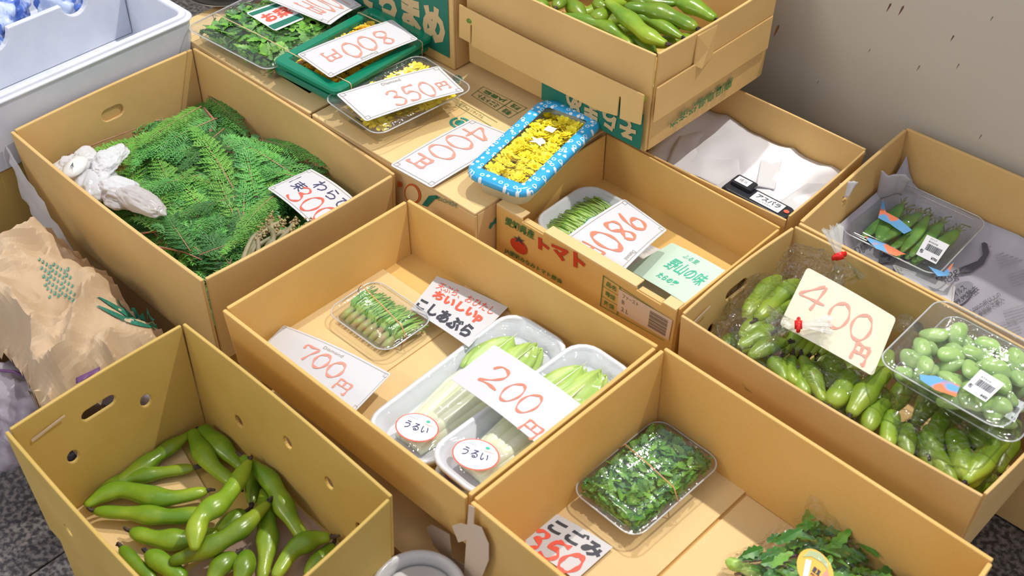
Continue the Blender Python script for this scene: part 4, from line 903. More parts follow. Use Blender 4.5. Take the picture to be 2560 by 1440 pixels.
# tray with tara buds and its sticker, in the tomato carton
tt, Lt, Wt = foam_tray('white foam tray of green mountain shoots behind the 980 card', ((1455, 640), (1600, 525), (1475, 452), (1325, 548)), .290, .026)
shoots(tt, 7, Wt * .80, Lt * .70, .010, 'pale green mountain shoot in the white tray behind the 980 card', 'mountain shoots in the tomato carton', 8, axis=PI / 2)
for ch in [o for o in bpy.data.objects if o.parent and o.parent.get('group') == 'mountain shoots in the tomato carton' and o.name.startswith('leaf_strands')]:
    ch.data.materials[0] = STEMG
film_sheet(tt, Lt - .012, Wt - .012, .030, seed=4)
M = tt.matrix_basis
mm = M.inverted() @ W(1497, 530, .322)
def fns(u, v): return M @ V((mm.x + (u - .5) * .055, mm.y + (v - .5) * .04, .0325))
writing(tt, fns, up, [('p', circ(.5, .5, .5, .5, 24), (0, 0, 1, 1), TEAL)], name='round_sticker', lift=.0001); writing(tt, fns, up, [('p', circ(.5, .5, .46, .46, 24), (0, 0, 1, 1), WHT)], name='sticker_face', lift=.0004)
writing(tt, fns, up, [('t', 'いぶき', (.15, .4, .8, .65), REDS, .03)], lift=.0007)

# ------------------------------------------------------------------ flower trays
def blossom_mesh(seed, r=.0125):
    r_ = random.Random(seed); mb = MB()
    for ring, (k, l, tilt, z) in enumerate(((10, 1, .25, 0), (9, .85, .7, .002), (7, .6, 1.1, .0035))):
        for i in range(k):
            a = 2 * PI * i / k + ring * .3 + r_.uniform(-.15, .15); d = V((math.cos(a), math.sin(a), 0)); n_ = V((-d.y, d.x, 0)); L = r * l * r_.uniform(.85, 1.1); t = tilt + r_.uniform(-.2, .2)
            p0 = V((0, 0, z)) + d * .0015; p1 = p0 + (d * math.cos(t) + V((0, 0, math.sin(t)))) * L * .6; p2 = p0 + (d * math.cos(t * .6) + V((0, 0, math.sin(t * .7)))) * L; wv = n_ * r * .26
            mb.add([p0 - wv * .4, p0 + wv * .4, p1 + wv, p1 - wv, p2 + wv * .6, p2 - wv * .6], [(0, 1, 2, 3), (3, 2, 4, 5)])
    return mesh('blossom', mb, YEL if seed < 50 else YEO)
bl = [blossom_mesh(i) for i in range(4)]; blo = [blossom_mesh(60 + i, .013) for i in range(2)]
def blossoms(M, L, Wd, z, nx, ny, group, lab, ms, sc=1.0, seed=0):
    r_ = random.Random(seed)
    for i in range(nx):
        for j in range(ny):
            p = M @ V(((i + .5) / nx * L - L / 2 + r_.uniform(-.003, .003), (j + .5) / ny * Wd - Wd / 2 + r_.uniform(-.003, .003), z + r_.uniform(-.002, .002)))
            o = bpy.data.objects.new('yellow_flower', ms[r_.randrange(len(ms))]); C.objects.link(o); o.location = p; o.rotation_euler = (r_.uniform(-.5, .5), r_.uniform(-.5, .5), r_.uniform(0, 6)); o.scale = (sc,) * 3
            props(o, lab, 'flower', group)
# blue dotted tray
c, a, L, Wd = rect(((1318, 498), (1514, 292), (1362, 240), (1150, 422)), .392)
tb = thing('flower_tray', 'blue polka-dotted tray packed with yellow flower heads', 'tray', (c.x, c.y, ZT + .0005), rz=a)
hx, hy = L / 2, Wd / 2; zt = .392 - ZT
mb = MB(); mb.loft([rr(hx - .018, hy - .018, .02, 0), rr(hx - .010, hy - .010, .026, zt - .014), rr(hx - .005, hy - .005, .028, zt - .012), rr(hx - .005, hy - .005, .028, zt - .010), rr(hx - .012, hy - .012, .024, zt - .012), rr(hx - .020, hy - .020, .018, .003)]); obj('tray_body', mb, mat('cream_foam', (.80, .82, .66), .4), tb, smooth=True, local=True)
def dotted():
    m, N, Lk_, b = nt('blue_dotted_lid'); setp(b, rough=.22)
    tc = N.new('ShaderNodeTexCoord'); vo = N.new('ShaderNodeTexVoronoi'); vo.voronoi_dimensions = '2D'; vo.inputs['Scale'].default_value = 85; vo.inputs['Randomness'].default_value = .75; Lk_.new(tc.outputs['Object'], vo.inputs['Vector'])
    r = N.new('ShaderNodeValToRGB'); r.color_ramp.interpolation = 'CONSTANT'; e = r.color_ramp.elements; e[0].position = 0; e[0].color = (.05, .45, .80, 1); e[1].position = .18; e[1].color = (.85, .92, .97, 1)
    x = e.new(.30); x.color = (.04, .42, .78, 1)
    r2 = N.new('ShaderNodeValToRGB'); r2.color_ramp.interpolation = 'CONSTANT'; e = r2.color_ramp.elements; e[0].color = (.85, .92, .97, 1); e[1].position = .24; e[1].color = (.04, .42, .78, 1)
    mx = N.new('ShaderNodeMix'); mx.data_type = 'RGBA'; sp = N.new('ShaderNodeSeparateColor'); Lk_.new(vo.outputs['Color'], sp.inputs[0]); gt = N.new('ShaderNodeMath'); gt.operation = 'GREATER_THAN'; gt.inputs[1].default_value = .5; Lk_.new(sp.outputs[0], gt.inputs[0])
    Lk_.new(vo.outputs['Distance'], r.inputs[0]); Lk_.new(vo.outputs['Distance'], r2.inputs[0]); Lk_.new(gt.outputs[0], mx.inputs[0]); Lk_.new(r.outputs[0], mx.inputs[6]); Lk_.new(r2.outputs[0], mx.inputs[7]); Lk_.new(mx.outputs[2], b.inputs['Base Color'])
    return m
mb = MB(); mb.loft([rr(hx - .004, hy - .004, .026, zt - .011), rr(hx, hy, .030, zt - .010), rr(hx - .001, hy - .001, .029, zt - .004), rr(hx - .004, hy - .004, .027, zt), rr(hx - .022, hy - .020, .008, zt + .0005), rr(hx - .024, hy - .022, .006, zt - .002)], cap0=False, cap1=False); obj('lid_frame', mb, dotted(), tb, smooth=True, local=True)
film_sheet(tb, L - .044, Wd - .040, zt - .0012, m=CLEAR, name='lid_window', amp=.0006, r=.004)
blossoms(tb.matrix_basis, L - .062, Wd - .056, zt - .013, 10, 6, 'yellow heads in the blue-dotted tray', 'ruffled yellow flower head in the blue-dotted tray', bl, 1.1, 1)
mb = MB(); g = tri2d([(0, 0), (.3, .1), (.5, -.05), (.8, .1), (1, .4), (.7, .5), (.75, .9), (.4, .6), (.1, .8), (.25, .4)]); mb.add([V((-.004 + q[0] * .022, -.012 + q[1] * .03, zt + .0002)) for q in g[0]], g[1]); obj('window_sticker', mb, WHT, tb, local=True)
mb = MB(); g = tri2d([(0, 0), (1, 0), (1, 1), (0, 1)]); mb.add([V((.038 + q[0] * .014, -.008 + q[1] * .016, zt + .0002)) for q in g[0]], g[1]); obj('window_sticker', mb, WHT, tb, local=True)
# green trays
def green_tray(lab, quad, z0, h, bands=True, flowers=True):
    c, a, L, Wd = rect(quad, z0 + h); t = thing('flower_tray', lab, 'tray', (c.x, c.y, z0), rz=a); hx, hy = L / 2, Wd / 2
    mb = MB(); mb.loft([rr(hx - .014, hy - .014, .008, 0), rr(hx - .008, hy - .008, .010, h * .55), rr(hx, hy, .014, h * .6), rr(hx, hy, .014, h - .003), rr(hx - .003, hy - .003, .012, h), rr(hx - .020, hy - .018, .004, h), rr(hx - .022, hy - .020, .003, h - .003), rr(hx - .024, hy - .022, .003, .003)]); obj('tray_body', mb, GTR, t, smooth=False, local=True, bevel=.0006)
    for bx in (-L * .36, L * .36):
        mb = MB(); y = hy + .0008; mb.tube([V(p) for p in ((bx, -y, h * .3), (bx, -y, h - .001), (bx, -y + .004, h + .0008), (bx, y - .004, h + .0008), (bx, y, h - .001), (bx, y, h * .3))], .0009, 6); obj('rubber_band', mb, RUBY, t, smooth=True, local=True)
    return t, L, Wd
G1 = ((832, 232), (1080, 92), (936, 8), (686, 146))
green_tray('lower green plastic tray of the stacked pair', ((832, 250), (1082, 108), (936, 28), (686, 166)), ZT + .0005, .024)
tgn, Lg_, Wg_ = green_tray('upper green plastic tray with yellow flowers under the 800 card', G1, ZT + .0255, .024)
film_sheet(tgn, Lg_ - .044, Wg_ - .040, .0225, m=CLEAR, name='lid_window', amp=.0004, r=.003)
blossoms(tgn.matrix_basis, Lg_ - .052, Wg_ - .044, .0085, 12, 5, 'deep yellow heads in the upper green tray', 'deep yellow flower head in the upper green tray', blo, .95, 3)
# yellow flower clamshell
ty_, Ly, Wy = clear_pack('clear pack of yellow flowers under the 350 card', ((932, 352), (1186, 215), (1046, 142), (818, 236)), .385, .030, .008)
blossoms(ty_.matrix_basis, Ly - .040, Wy - .040, .021, 9, 5, 'yellow heads in the clear pack', 'yellow flower head in the clear pack under the 350 card', bl, 1.25, 5)
# greens tray with label
ts, Ls, Ws = clear_pack('clear tray of bright green leaves with a label reading greens', ((655, 184), (985, 12), (760, -78), (478, 66)), .386, .030, .005, band=[(-.085, .0, RUBY)])
leafheap(ts, Ls * .88, Ws * .86, .004, .031, 900, .032, .009, [LEAF, LEAF, LEAFD], 21, 'leafy_greens', lobes=6, dome=.2)
M = ts.matrix_basis
lq = [M.inverted() @ W(x, y, .395) for x, y in ((688, 76), (762, 44), (708, -2), (614, 30))]
lq = bil([M @ V((q.x, q.y, .0375)) for q in lq])
writing(ts, lq, up, [('p', [(.04, 0), (.96, 0), (1, .06), (1, .94), (.96, 1), (.04, 1), (0, .94), (0, .06)], (0, 0, 1, 1), WHT)], name='paper_label', lift=.0001)
writing(ts, lq, up, [('r', '', (.02, .06, .98, .26), GRN), ('r', '', (.02, .80, .98, .94), GRN), ('t', 'お菜', (.12, .34, .9, .74), REDS, .05)], lift=.0006)

# ------------------------------------------------------------------ newspaper, papers, snow peas, black case
def sheet(name, label, cat, quad, m, amp=.006, fr=9, nu=24, nv=18, seed=0, edge=None, parent=None):
    f = bil(quad)
    def fn(u, v):
        p = f(u, v); q = V((p.x * fr, p.y * fr, seed)); z = amp * (1 - abs(noise.noise(q)) * 2.2) + amp * .4 * noise.noise(q * 3)
        if edge: z += edge(u, v)
        return p + V((0, 0, z))
    mb = MB(); mb.grid(fn, nu, nv); o = obj(name, mb, m, parent, smooth=True, solid=.0003)
    if label: props(o, label, cat)
    return o, fn
NZ = .224
ns, nf = sheet('newspaper_sheet', 'grey printed newspaper lining the carton under the snow pea tray', 'newspaper', [(-.636, 1.345, NZ), (-.115, 1.345, NZ), (-.115, 1.665, NZ), (-.636, 1.662, NZ)], NEWS, amp=.004, fr=7, edge=lambda u, v: .05 * max(0, 1 - u / .07) ** 2 + .03 * max(0, (v - .88) / .12) ** 2, nu=44, nv=30)
def npq(fn_px): return bil([W(x, y, NZ + .0075) for x, y in fn_px])
def nw(items, q, lift=.0006): writing(ns, npq(q), up, items, lift=lift)
nw([('t', 'rdog', (0, 0, 1, 1), GREYP, .01)], ((2345, 712), (2400, 690), (2390, 668), (2336, 688)))
nw([('t', 'むい質', (0, 0, 1, 1), GREYP, .02)], ((2140, 640), (2190, 615), (2178, 595), (2130, 618)))
nw([('t', 'ウイルス', (0, .55, .7, 1), GREYP, .01), ('t', '99.9%除去', (0, 0, 1, .45), GREYP, .02)], ((2392, 765), (2450, 725), (2420, 700), (2372, 738)))
nw([('p', circ(.5, .5, .5, .5, 30), (0, 0, 1, 1), GREYL)], ((2375, 780), (2440, 735), (2425, 690), (2352, 735)), lift=.0002)
nw([('t', '2,000カ所以上の', (0, .55, 1, 1), GREYP, 0), ('t', '医療施設で導入', (0, 0, 1, .45), GREYP, 0)], ((2440, 800), (2512, 752), (2496, 730), (2420, 775)))
nw([('p', [(0, 0), (.3, -.1), (.75, .1), (1, .5), (1, 1), (.85, 1), (.8, .5), (.6, .3), (0, .22)], (0, 0, 1, 1), GREYP)], ((2400, 682), (2480, 660), (2466, 604), (2384, 634)))
nw([('p', [(0, 0), (1, -.1), (1.05, .9), (.1, 1)], (0, 0, 1, 1), GREYP)], ((2195, 660), (2300, 640), (2290, 600), (2190, 630)))
nw([('t', 'THE JAPAN', (.1, .5, .9, .8), GREYL)], ((2195, 660), (2300, 640), (2290, 600), (2190, 630)), lift=.001)
for k, (x, y) in enumerate(((2470, 590), (2500, 640), (2530, 690), (2300, 750), (2480, 820), (2520, 780), (2130, 560), (2160, 590), (2440, 480))):
    nw([('t', '朝日新聞全国版家電空気清浄' if k % 2 else '広告募集中読者欄今週の話題', (0, j * .2, 1, j * .2 + .11), GREYL) for j in range(5)], ((x, y + 30), (x + 75, y + 5), (x + 58, y - 28), (x - 14, y - 6)))
sheet('newspaper_sheet', 'crumpled upright newspaper corner behind the snow pea tray', 'newspaper', [W(2188, 500, .26), W(2250, 500, .26), W(2275, 455, .318), W(2200, 440, .318)], NEWS, amp=.012, fr=30, nu=14, nv=10, seed=4)
PZ = .256
for lab, q, am, sd, mm_ in (('large white paper lining the carton behind the tomato carton', [(-.985, 1.345, PZ), (-.675, 1.35, PZ), (-.678, 1.565, PZ + .03), (-.985, 1.565, PZ + .03)], .010, 1, PAPERM),
                       ('smooth white sheet crossing the paper-lined carton by the news carton', [W(1905, 540, PZ + .02), W(1995, 575, PZ + .012), W(2165, 385, PZ + .045), W(2100, 400, PZ + .03)], .003, 2, PAPER),
                       ('small white paper piece folded up beside the black case', [W(1890, 470, PZ + .022), W(1935, 480, PZ + .022), W(1955, 400, PZ + .026), W(1905, 390, PZ + .026)], .005, 3, PAPER),
                       ('creased cream-white paper in the shadow of the stacked carton', [W(1660, 420, PZ + .014), W(1840, 480, PZ + .014), W(1900, 400, PZ + .02), W(1720, 300, PZ + .02)], .006, 5, PAPERM)):
    sheet('paper_sheet', lab, 'paper', q, mm_, amp=am, fr=11, seed=sd)
sheet('torn_paper_scrap', 'torn white paper scrap poking through the slot of the news carton wall', 'paper', [W(2098, 496, .318), W(2118, 498, .318), W(2146, 455, .345), W(2098, 462, .345)], PAPER, amp=.004, fr=60, nu=8, nv=8, seed=9)
# black case
c, a, L, Wd = rect(((1830, 495), (1985, 585), (2000, 525), (1840, 440)), .292)
a = math.atan2(*(reversed((W(1975, 530, .30) - W(1825, 452, .30)).xy)))
ct = W(1897, 492, .30); cs = thing('label_printer', 'black plastic hand case with a white label and a red dot', 'tool', (ct.x, ct.y, .272), rz=a)
mb = MB(); mb.loft([rr(.062, .018, .010, 0), rr(.064, .020, .011, .004), rr(.064, .020, .011, .020), rr(.060, .016, .009, .026), rr(.058, .014, .008, .026)]); obj('case_body', mb, BLKP, cs, smooth=False, local=True, bevel=.001)
mb = MB(); mb.loft([rr(.020, .012, .004, 0), rr(.020, .012, .004, .006), rr(.018, .010, .003, .008)]); mb.v = [p + V((-.036, .010, .0265)) for p in mb.v]; obj('sliding_block', mb, BLKP, cs, local=True)
CM = cs.matrix_basis
writing(cs, lambda u, v: CM @ V((-.010 + u * .055, -.012 + v * .024, .0268)), up, [('r', '', (0, 0, 1, 1), WHT)], name='white_label', lift=.0001)
writing(cs, lambda u, v: CM @ V((-.010 + u * .055, -.012 + v * .024, .0268)), up, [('t', 'アスパラ', (.1, .38, .9, .86), BLK, .02), ('t', '100g 長野県産', (.2, .12, .7, .28), GREYL)], lift=.0006)
writing(cs, lambda u, v: CM @ V((.048 + u * .010, -.004 + v * .009, .0268)), up, [('p', circ(.5, .5, .5, .5, 8), (0, 0, 1, 1), REDS)], name='red_dot', lift=.0004)
writing(cs, lambda u, v: CM @ V((-.050 + u * .026, .000 + v * .016, .0350)), up, [('r', '', (0, 0, 1, 1), WHT), ('t', '横浜', (.2, .2, .8, .8), REDP)], name='white_label', lift=.0004)

# snow peas
tp, Lp, Wp = clear_pack('clear tray of green snow peas with a 700 yen barcode sticker', ((2124, 582), (2352, 702), (2458, 545), (2208, 440)), .262, .034, .003, m=CLEAR)
GP = 'snow peas in the clear tray'
for i in range(15):
    r_ = random.Random(i + 70); x = (i - 7) * (Lp - .06) / 15; bend = r_.uniform(-.2, .2); z = .012 + .008 * (i % 3)
    t = thing('snow_pea', 'flat green snow pea with a pale calyx in the clear tray on newspaper', 'snow pea', tp.matrix_basis @ V((x, 0, z)), rot=(0, r_.uniform(-.5, .1), tp.rotation_euler.z + r_.uniform(-.14, .14)), group=GP)
    ln = Wp * .62; mb = MB()
    mb.tube([(bend * .02 * math.sin(PI * q / 10), -Wp * .36 + ln * q / 10, 0) for q in range(11)], lambda t: .0125 * math.sin(PI * (t * .94 + .03)) ** .6 + .0003, 10, flat=.30); obj('pea_pod', mb, PEA, t, smooth=True, local=True)
    mb = MB(); e = -Wp * .36 + ln
    for q in range(5):
        aa = q * 1.26; mb.tube([(0, e - .002, 0), (math.cos(aa) * .005, e + .005, math.sin(aa) * .003), (math.cos(aa) * .008, e + .010, math.sin(aa) * .006)], lambda t: .0014 * (1 - t) + .0003, 4)
    mb.tube([(0, e, 0), (r_.uniform(-.005, .005), e + .012, .003), (r_.uniform(-.009, .009), e + .020, .001)], .0011, 5)
    obj('calyx', mb, CALYX, t, smooth=True, local=True)
film_sheet(tp, Lp - .02, Wp - .02, .0365, amp=.002, seed=8)
def pricetag(par, fnq, yen, lift=.0004):
    writing(par, fnq, up, [('r', '', (0, 0, 1, 1), WHT)], name='price_sticker', lift=lift)
    r_ = random.Random(3); x = .22; its = []
    while x < .9: w_ = r_.choice((.01, .02, .03)); its.append(('r', '', (x, .36, x + w_, .66), BLK)); x += w_ + r_.choice((.012, .02))
    writing(par, fnq, up, its + [('t', yen, (.66, .07, .95, .2), BLK, .03), ('t', '鹿児島県産', (.2, .72, .62, .80), GREYP), ('t', 'スナップ', (.2, .86, .5, .94), GREYP), ('t', '包', (.06, .16, .22, .34), BLK, .02)], lift=lift * 2)
Mp = tp.matrix_basis; iq = [Mp.inverted() @ W(x, y, .268) for x, y in ((2290, 635), (2340, 660), (2374, 612), (2318, 586))]
pricetag(tp, bil([Mp @ V((q.x, q.y, .0392)) for q in iq]), '¥700')
def foil(par, px, zl, amp=.0015):
    Mi = par.matrix_basis.inverted(); q = []
    for x, y in px: p = Mi @ W(x, y, par.location.z + zl); q.append((p.x, p.y))
    vs, tr = tri_grid(dense(q, .008), [], .008); mb = MB(); mb.add([V((p[0], p[1], zl + amp * noise.noise(V((p[0] * 80, p[1] * 80, 0))))) for p in vs], tr); obj('foil_print', mb, SOUT, par, local=True, smooth=True)
foil(tp, [(2208, 495), (2215, 530), (2245, 545), (2280, 575), (2260, 585), (2225, 560), (2195, 545)], .0385)
foil(tp, [(2160, 590), (2215, 610), (2265, 635), (2240, 640), (2190, 622)], .0385)
foil(tp, [(2320, 665), (2360, 680), (2385, 655), (2370, 690), (2345, 690)], .0385)

# ------------------------------------------------------------------ bagged fava pods, shelled beans
def poly_blob(center, rad, rot, seed, amp=.12, sub=4, squash=.6, fr=3, st=(1, 1, 1), rg=.6):
    bm = bmesh.new(); bmesh.ops.create_icosphere(bm, subdivisions=sub, radius=1); Rm = Matrix.Rotation(rot, 3, 'Z'); vs = []
    for v in bm.verts:
        d = v.co.copy(); e = V((d.x * st[0], d.y * st[1], d.z * st[2])); f = 1 + amp * (noise.noise(e * fr + V((seed, 0, 0))) * 1.3 + (.5 - abs(noise.noise(e * fr * 2.5 + V((seed, 3, 0)))) * 2) * rg)
        p = V((d.x * rad[0], d.y * rad[1], d.z * rad[2] * (squash if d.z < 0 else 1))) * f; vs.append(V(center) + Rm @ p)
    fs = [tuple(v.index for v in f.verts) for f in bm.faces]; bm.free(); mb = MB(); mb.add(vs, fs); return mb
def fan(a, b, rad0, rad1, n=22, rows=5, seed=0):
    """pleated gathered film from a to b"""
    a, b = V(a), V(b); t = (b - a).normalized(); u_ = t.cross(V((0, 0, 1))).normalized(); w_ = u_.cross(t); mb = MB(); vs = []
    for r in range(rows + 1):
        k = r / rows; R = rad0 + (rad1 - rad0) * k
        for i in range(n):
            q = 2 * PI * i / n; rr_ = R * (1 + .35 * math.sin(q * 7 + seed) * k + .1 * noise.noise(V((i, r, seed)))); vs.append(a + (b - a) * (k * (1 + .1 * math.sin(i * 2.3))) + u_ * math.cos(q) * rr_ + w_ * math.sin(q) * rr_ * .5)
    fs = [(r * n + i, r * n + (i + 1) % n, (r + 1) * n + (i + 1) % n, (r + 1) * n + i) for r in range(rows) for i in range(n)]
    mb.add(vs, fs); return mb
def bag(label, neck, body, seed, tapew=.011, m=None):
    """neck: (point, direction out) ; body: list of blobs"""
    c = V(body[0][0]); t = thing('plastic_bag', label, 'plastic bag', (c.x, c.y, c.z - .04))
    for k, (ce, ra, ro) in enumerate(body): obj('bag_film', poly_blob(ce, ra, ro, seed + k, amp=.13), m or BAGF, t, smooth=True)
    if neck:
        p, d = V(neck[0]), V(neck[1]).normalized()
        obj('gathered_top', fan(p, p + d * .042, .004, .014, seed=seed), MILK2, t, smooth=False)
        obj('gathered_neck', fan(p, p - d * .040, .004, .030, seed=seed + 1, rows=6), BAGF, t, smooth=True)
        n_ = d.cross(V((0, 0, 1))).normalized(); mb = MB(); mb.tube([p - d * .005 + n_ * 0, p + d * .005], .0062, 12)
        mb.tube([p + n_ * tapew, p, p - n_ * tapew], .003, 8, flat=1.6); obj('red_tape', mb, TAPER, t, smooth=True)
    return t
MILK2 = film('gathered_film', base=.10, rough=.15, bump=.5, bscale=60, haze=.35, hz=(.85, .84, .76))
GB = 'bagged fava pods'
bp = [(F4, [(590, 165), (490, 180), (375, 250)], .325, .012), (F4, [(500, 250), (540, 310), (575, 380)], .318, .013), (F4, [(490, 120), (420, 140), (320, 190)], .322, .012), (F4, [(680, 310), (665, 380), (690, 460)], .316, .013),
      (F4, [(665, 240), (720, 350), (785, 490)], .322, .012), (F4, [(615, 240), (605, 330), (640, 400)], .318, .010), (F4, [(560, -30), (440, 50), (330, 140)], .312, .014), (F4, [(620, -80), (500, 0), (400, 90)], .315, .014), (F4, [(330, 240), (420, 260), (520, 340)], .300, .013),
      (FR, [(1995, 700), (1950, 740), (1890, 800)], .322, .014), (FR, [(1950, 690), (1900, 740), (1862, 800)], .312, .014), (FR, [(1935, 820), (1890, 840), (1850, 880)], .316, .013),
      (F4, [(960, 320), (890, 420), (810, 520)], .322, .016), (F4, [(1130, 310), (1020, 430), (920, 570)], .328, .015), (F4, [(1140, 490), (1060, 540), (1020, 650)], .318, .013), (F4, [(1165, 540), (1140, 640), (1130, 740)], .314, .013), (F4, [(1250, 610), (1230, 700), (1250, 790)], .308, .012), (F4, [(1120, 420), (1080, 470), (1040, 560)], .305, .014), (F4, [(820, 240), (840, 330), (800, 420)], .302, .016),
      (F4, [(1350, 620), (1390, 760), (1500, 940)], .305, .014), (F4, [(1450, 540), (1400, 650), (1360, 780)], .306, .013), (F4, [(1490, 640), (1530, 780), (1620, 950)], .310, .016), (F4, [(1580, 650), (1660, 740), (1730, 860)], .305, .015), (F4, [(1850, 700), (1750, 820), (1640, 980)], .312, .015), (F4, [(1320, 660), (1340, 760), (1390, 860)], .300, .013),
      (F4, [(1620, 620), (1700, 650), (1800, 690)], .318, .012), (F4, [(1850, 860), (1760, 950), (1680, 1010)], .300, .014), (F4, [(1200, 640), (1180, 700), (1190, 790)], .300, .012), (F4, [(1440, 720), (1470, 840), (1560, 930)], .292, .013)]
names = ['fava pod in the bag whose red-taped neck lies on the cream card'] * 9 + ['fava pod in the upright bag by the handle hole wall'] * 3 + ['fava pod in the loose film below the cream card'] * 7 + ['fava pod in the film heap under the shelled bean trays'] * 10
for i, (f, p, z, r) in enumerate(bp):
    q = zz(f, p, z); q = [(max(-.645 + r, a_), min(max(1.058 + r, b_), 1.31), c_) for a_, b_, c_ in q]
    q = [(min(a_, -.216 - r), b_, c_) for a_, b_, c_ in q]
    pod([q[2], q[1], q[0]] if i < 9 else q, r, names[i], 500 + i, [GB + ' front', GB + ' upright', GB + ' middle', GB + ' under the trays'][0 if i < 9 else 1 if i < 12 else 2 if i < 19 else 3], m=PODB)
fillr = random.Random(5)
for i in range(22):
    x = -.61 + (i % 11) * .038; y = 1.12 + (i // 11) * .11; d = V((fillr.uniform(-.3, .3), 1, 0)).normalized() * .055
    pod([tuple(V((x, y, .262)) - d), (x, y, .268), tuple(V((x, y, .260)) + d)], .014, 'fava pod in the lower layer of the bagged carton', 600 + i, 'lower layer of the bagged carton', m=PODB)
for i in range(5): 
    a_ = W(2070 + i * 22, 740, .35); pod([tuple(a_ + V((0, -.02, 0))), tuple(a_ + V((.0, -.055, -.02))), tuple(a_ + V((0, -.1, -.045)))], .011, 'fava pod behind the cream card in the upright bag', 700 + i, 'pods in the upright bag', m=PODB)
nA = W(1996, 812, .378)
bag('clear bag with a red-taped neck over the cream card corner', (nA, W(2060, 812, .384) - nA), [((-.560, 1.105, .300), (.075, .050, .045), -.5)], 1)
nB = W(2098, 640, .392)
bag('clear bag standing by the carton back wall, red tape round its neck', (nB, W(2088, 600, .41) - nB), [((-.575, 1.262, .325), (.052, .048, .050), .2), ((-.60, 1.19, .300), (.050, .075, .030), .3)], 4, m=film('crinkled_glossy_film', base=.08, rough=.06, bump=1.0, bscale=60, bdist=.03))
bag('clear crinkled film bag below the cream card and bean trays', None, [((-.435, 1.125, .300), (.070, .060, .036), .6)], 7)
bag('clear crinkled film bag in the near corner beneath the bean trays', None, [((-.295, 1.14, .295), (.085, .072, .042), .3)], 10)
bag('small crinkled clear film knot between the cream card and bean tray', None, [(tuple(W(2262, 812, .36)), (.016, .016, .014), 0)], 13)
def bean_mesh(seed):
    bm = bmesh.new(); bmesh.ops.create_icosphere(bm, subdivisions=3, radius=1); r_ = random.Random(seed); mb = MB(); vs = []
    for v in bm.verts:
        x, y, z = v.co; k = .30 * math.exp(-(x * x) * 6) * (1 if y < 0 else 0)
        vs.append(V((x * .0125 * (1 + .08 * y), (y * .0088 + k * .007 + .0025 * x * x), z * .0058 * (1 - .15 * x * x))))
    mb.add(vs, [tuple(v.index for v in f.verts) for f in bm.faces]); bm.free(); return mesh('broad_bean', mb, BEAN, True)
bnm = [bean_mesh(i) for i in range(2)]
def beans(tray, L, Wd, n, group, lab, seed, z0=.010):
    r_ = random.Random(seed); pl = []
    for lay in range(3):
        for i in range(400):
            if len(pl) >= n * (lay + 1) / 3: break
            x = r_.uniform(-.5, .5) * (L - .055); y = r_.uniform(-.5, .5) * (Wd - .05)
            if all(math.hypot(x - a[0], y - a[1]) > .027 or a[2] != lay for a in pl): pl.append((x, y, lay))
    for x, y, l in pl:
        o = bpy.data.objects.new('broad_bean', bnm[r_.randrange(2)]); C.objects.link(o); o.location = tray.matrix_basis @ V((x, y, z0 + l * .008)); o.rotation_euler = (r_.uniform(-.5, .5), r_.uniform(-.4, .4), r_.uniform(0, 6.3)); s_ = r_.uniform(1.35, 1.7); o.scale = (s_,) * 3; props(o, lab, 'bean', group)
BQ = ((2196, 905), (2500, 1078), (2660, 905), (2345, 742))
tbb, Lb, Wb = clear_pack('lower of two clear trays of shelled broad beans', ((2225, 942), (2528, 1115), (2684, 945), (2372, 780)), .350, .030, .002, m=CLEARH)
beans(tbb, Lb, Wb, 26, 'broad beans in the lower tray', 'shelled broad bean in the lower clear tray', 2)
tbt, Lb, Wb = clear_pack('upper clear tray of shelled broad beans with a 400 yen sticker', BQ, .384, .031, .002, m=CLEARH)
beans(tbt, Lb, Wb, 66, 'broad beans in the upper tray', 'plump pale green broad bean in the upper clear tray', 4)
film_sheet(tbt, Lb - .016, Wb - .016, .0355, amp=.003, seed=12, dome=.003)
Mp = tbt.matrix_basis; iq = [Mp.inverted() @ W(x, y, .391) for x, y in ((2405, 975), (2462, 1010), (2510, 965), (2450, 928))]
pricetag(tbt, bil([Mp @ V((q.x, q.y, .0412)) for q in iq]), '¥400')
foil(tbt, [(2300, 935), (2340, 940), (2400, 965), (2390, 992), (2340, 975), (2300, 950)], .039)
Mp = tbb.matrix_basis; iq = [Mp.inverted() @ W(x, y, .352) for x, y in ((2500, 1040), (2535, 1060), (2560, 1010), (2520, 990))]
pricetag(tbb, bil([Mp @ V((q.x, q.y, .0345)) for q in iq]), '¥400')

# ------------------------------------------------------------------ bagged greens in the fern carton
gb = W(2060, 1400, .22); tg2 = thing('plastic_bag', 'clear film bag of leafy greens with an orange oval sticker', 'plastic bag', (gb.x, gb.y, .198), rz=0)
bq = [W(1800, 1425, .215), W(1960, 1590, .215), W(2330, 1560, .215), W(2200, 1330, .225)]
tips = [W(1800, 1425, .21), W(1900, 1345, .235), W(2000, 1280, .245), W(2025, 1232, .275), W(2060, 1262, .265), W(2105, 1272, .25), W(2160, 1345, .235), W(2300, 1460, .215), W(2260, 1620, .21), W(1900, 1600, .21)]
cc = W(2050, 1420, .238)
mb = MB(); n = len(tips); ring = crom([tuple(p) for p in tips], 6, True)[:-1]; rows = 8; vs = []
for r in range(rows + 1):
    k = r / rows
    for i, p in enumerate(ring):
        p = V(p); q = p * (1 - k) + cc * k; q.z = p.z * (1 - k) ** 2 + (1 - (1 - k) ** 2) * .258 + .006 * noise.noise(V((q.x * 40, q.y * 40, 1))) + .004 * math.sin(i * .9) * (1 - k); vs.append(q)
m_ = len(ring); mb.add(vs, [(r * m_ + i, r * m_ + (i + 1) % m_, (r + 1) * m_ + (i + 1) % m_, (r + 1) * m_ + i) for r in range(rows) for i in range(m_)]); obj('bag_film', mb, BAGF, tg2, smooth=True)
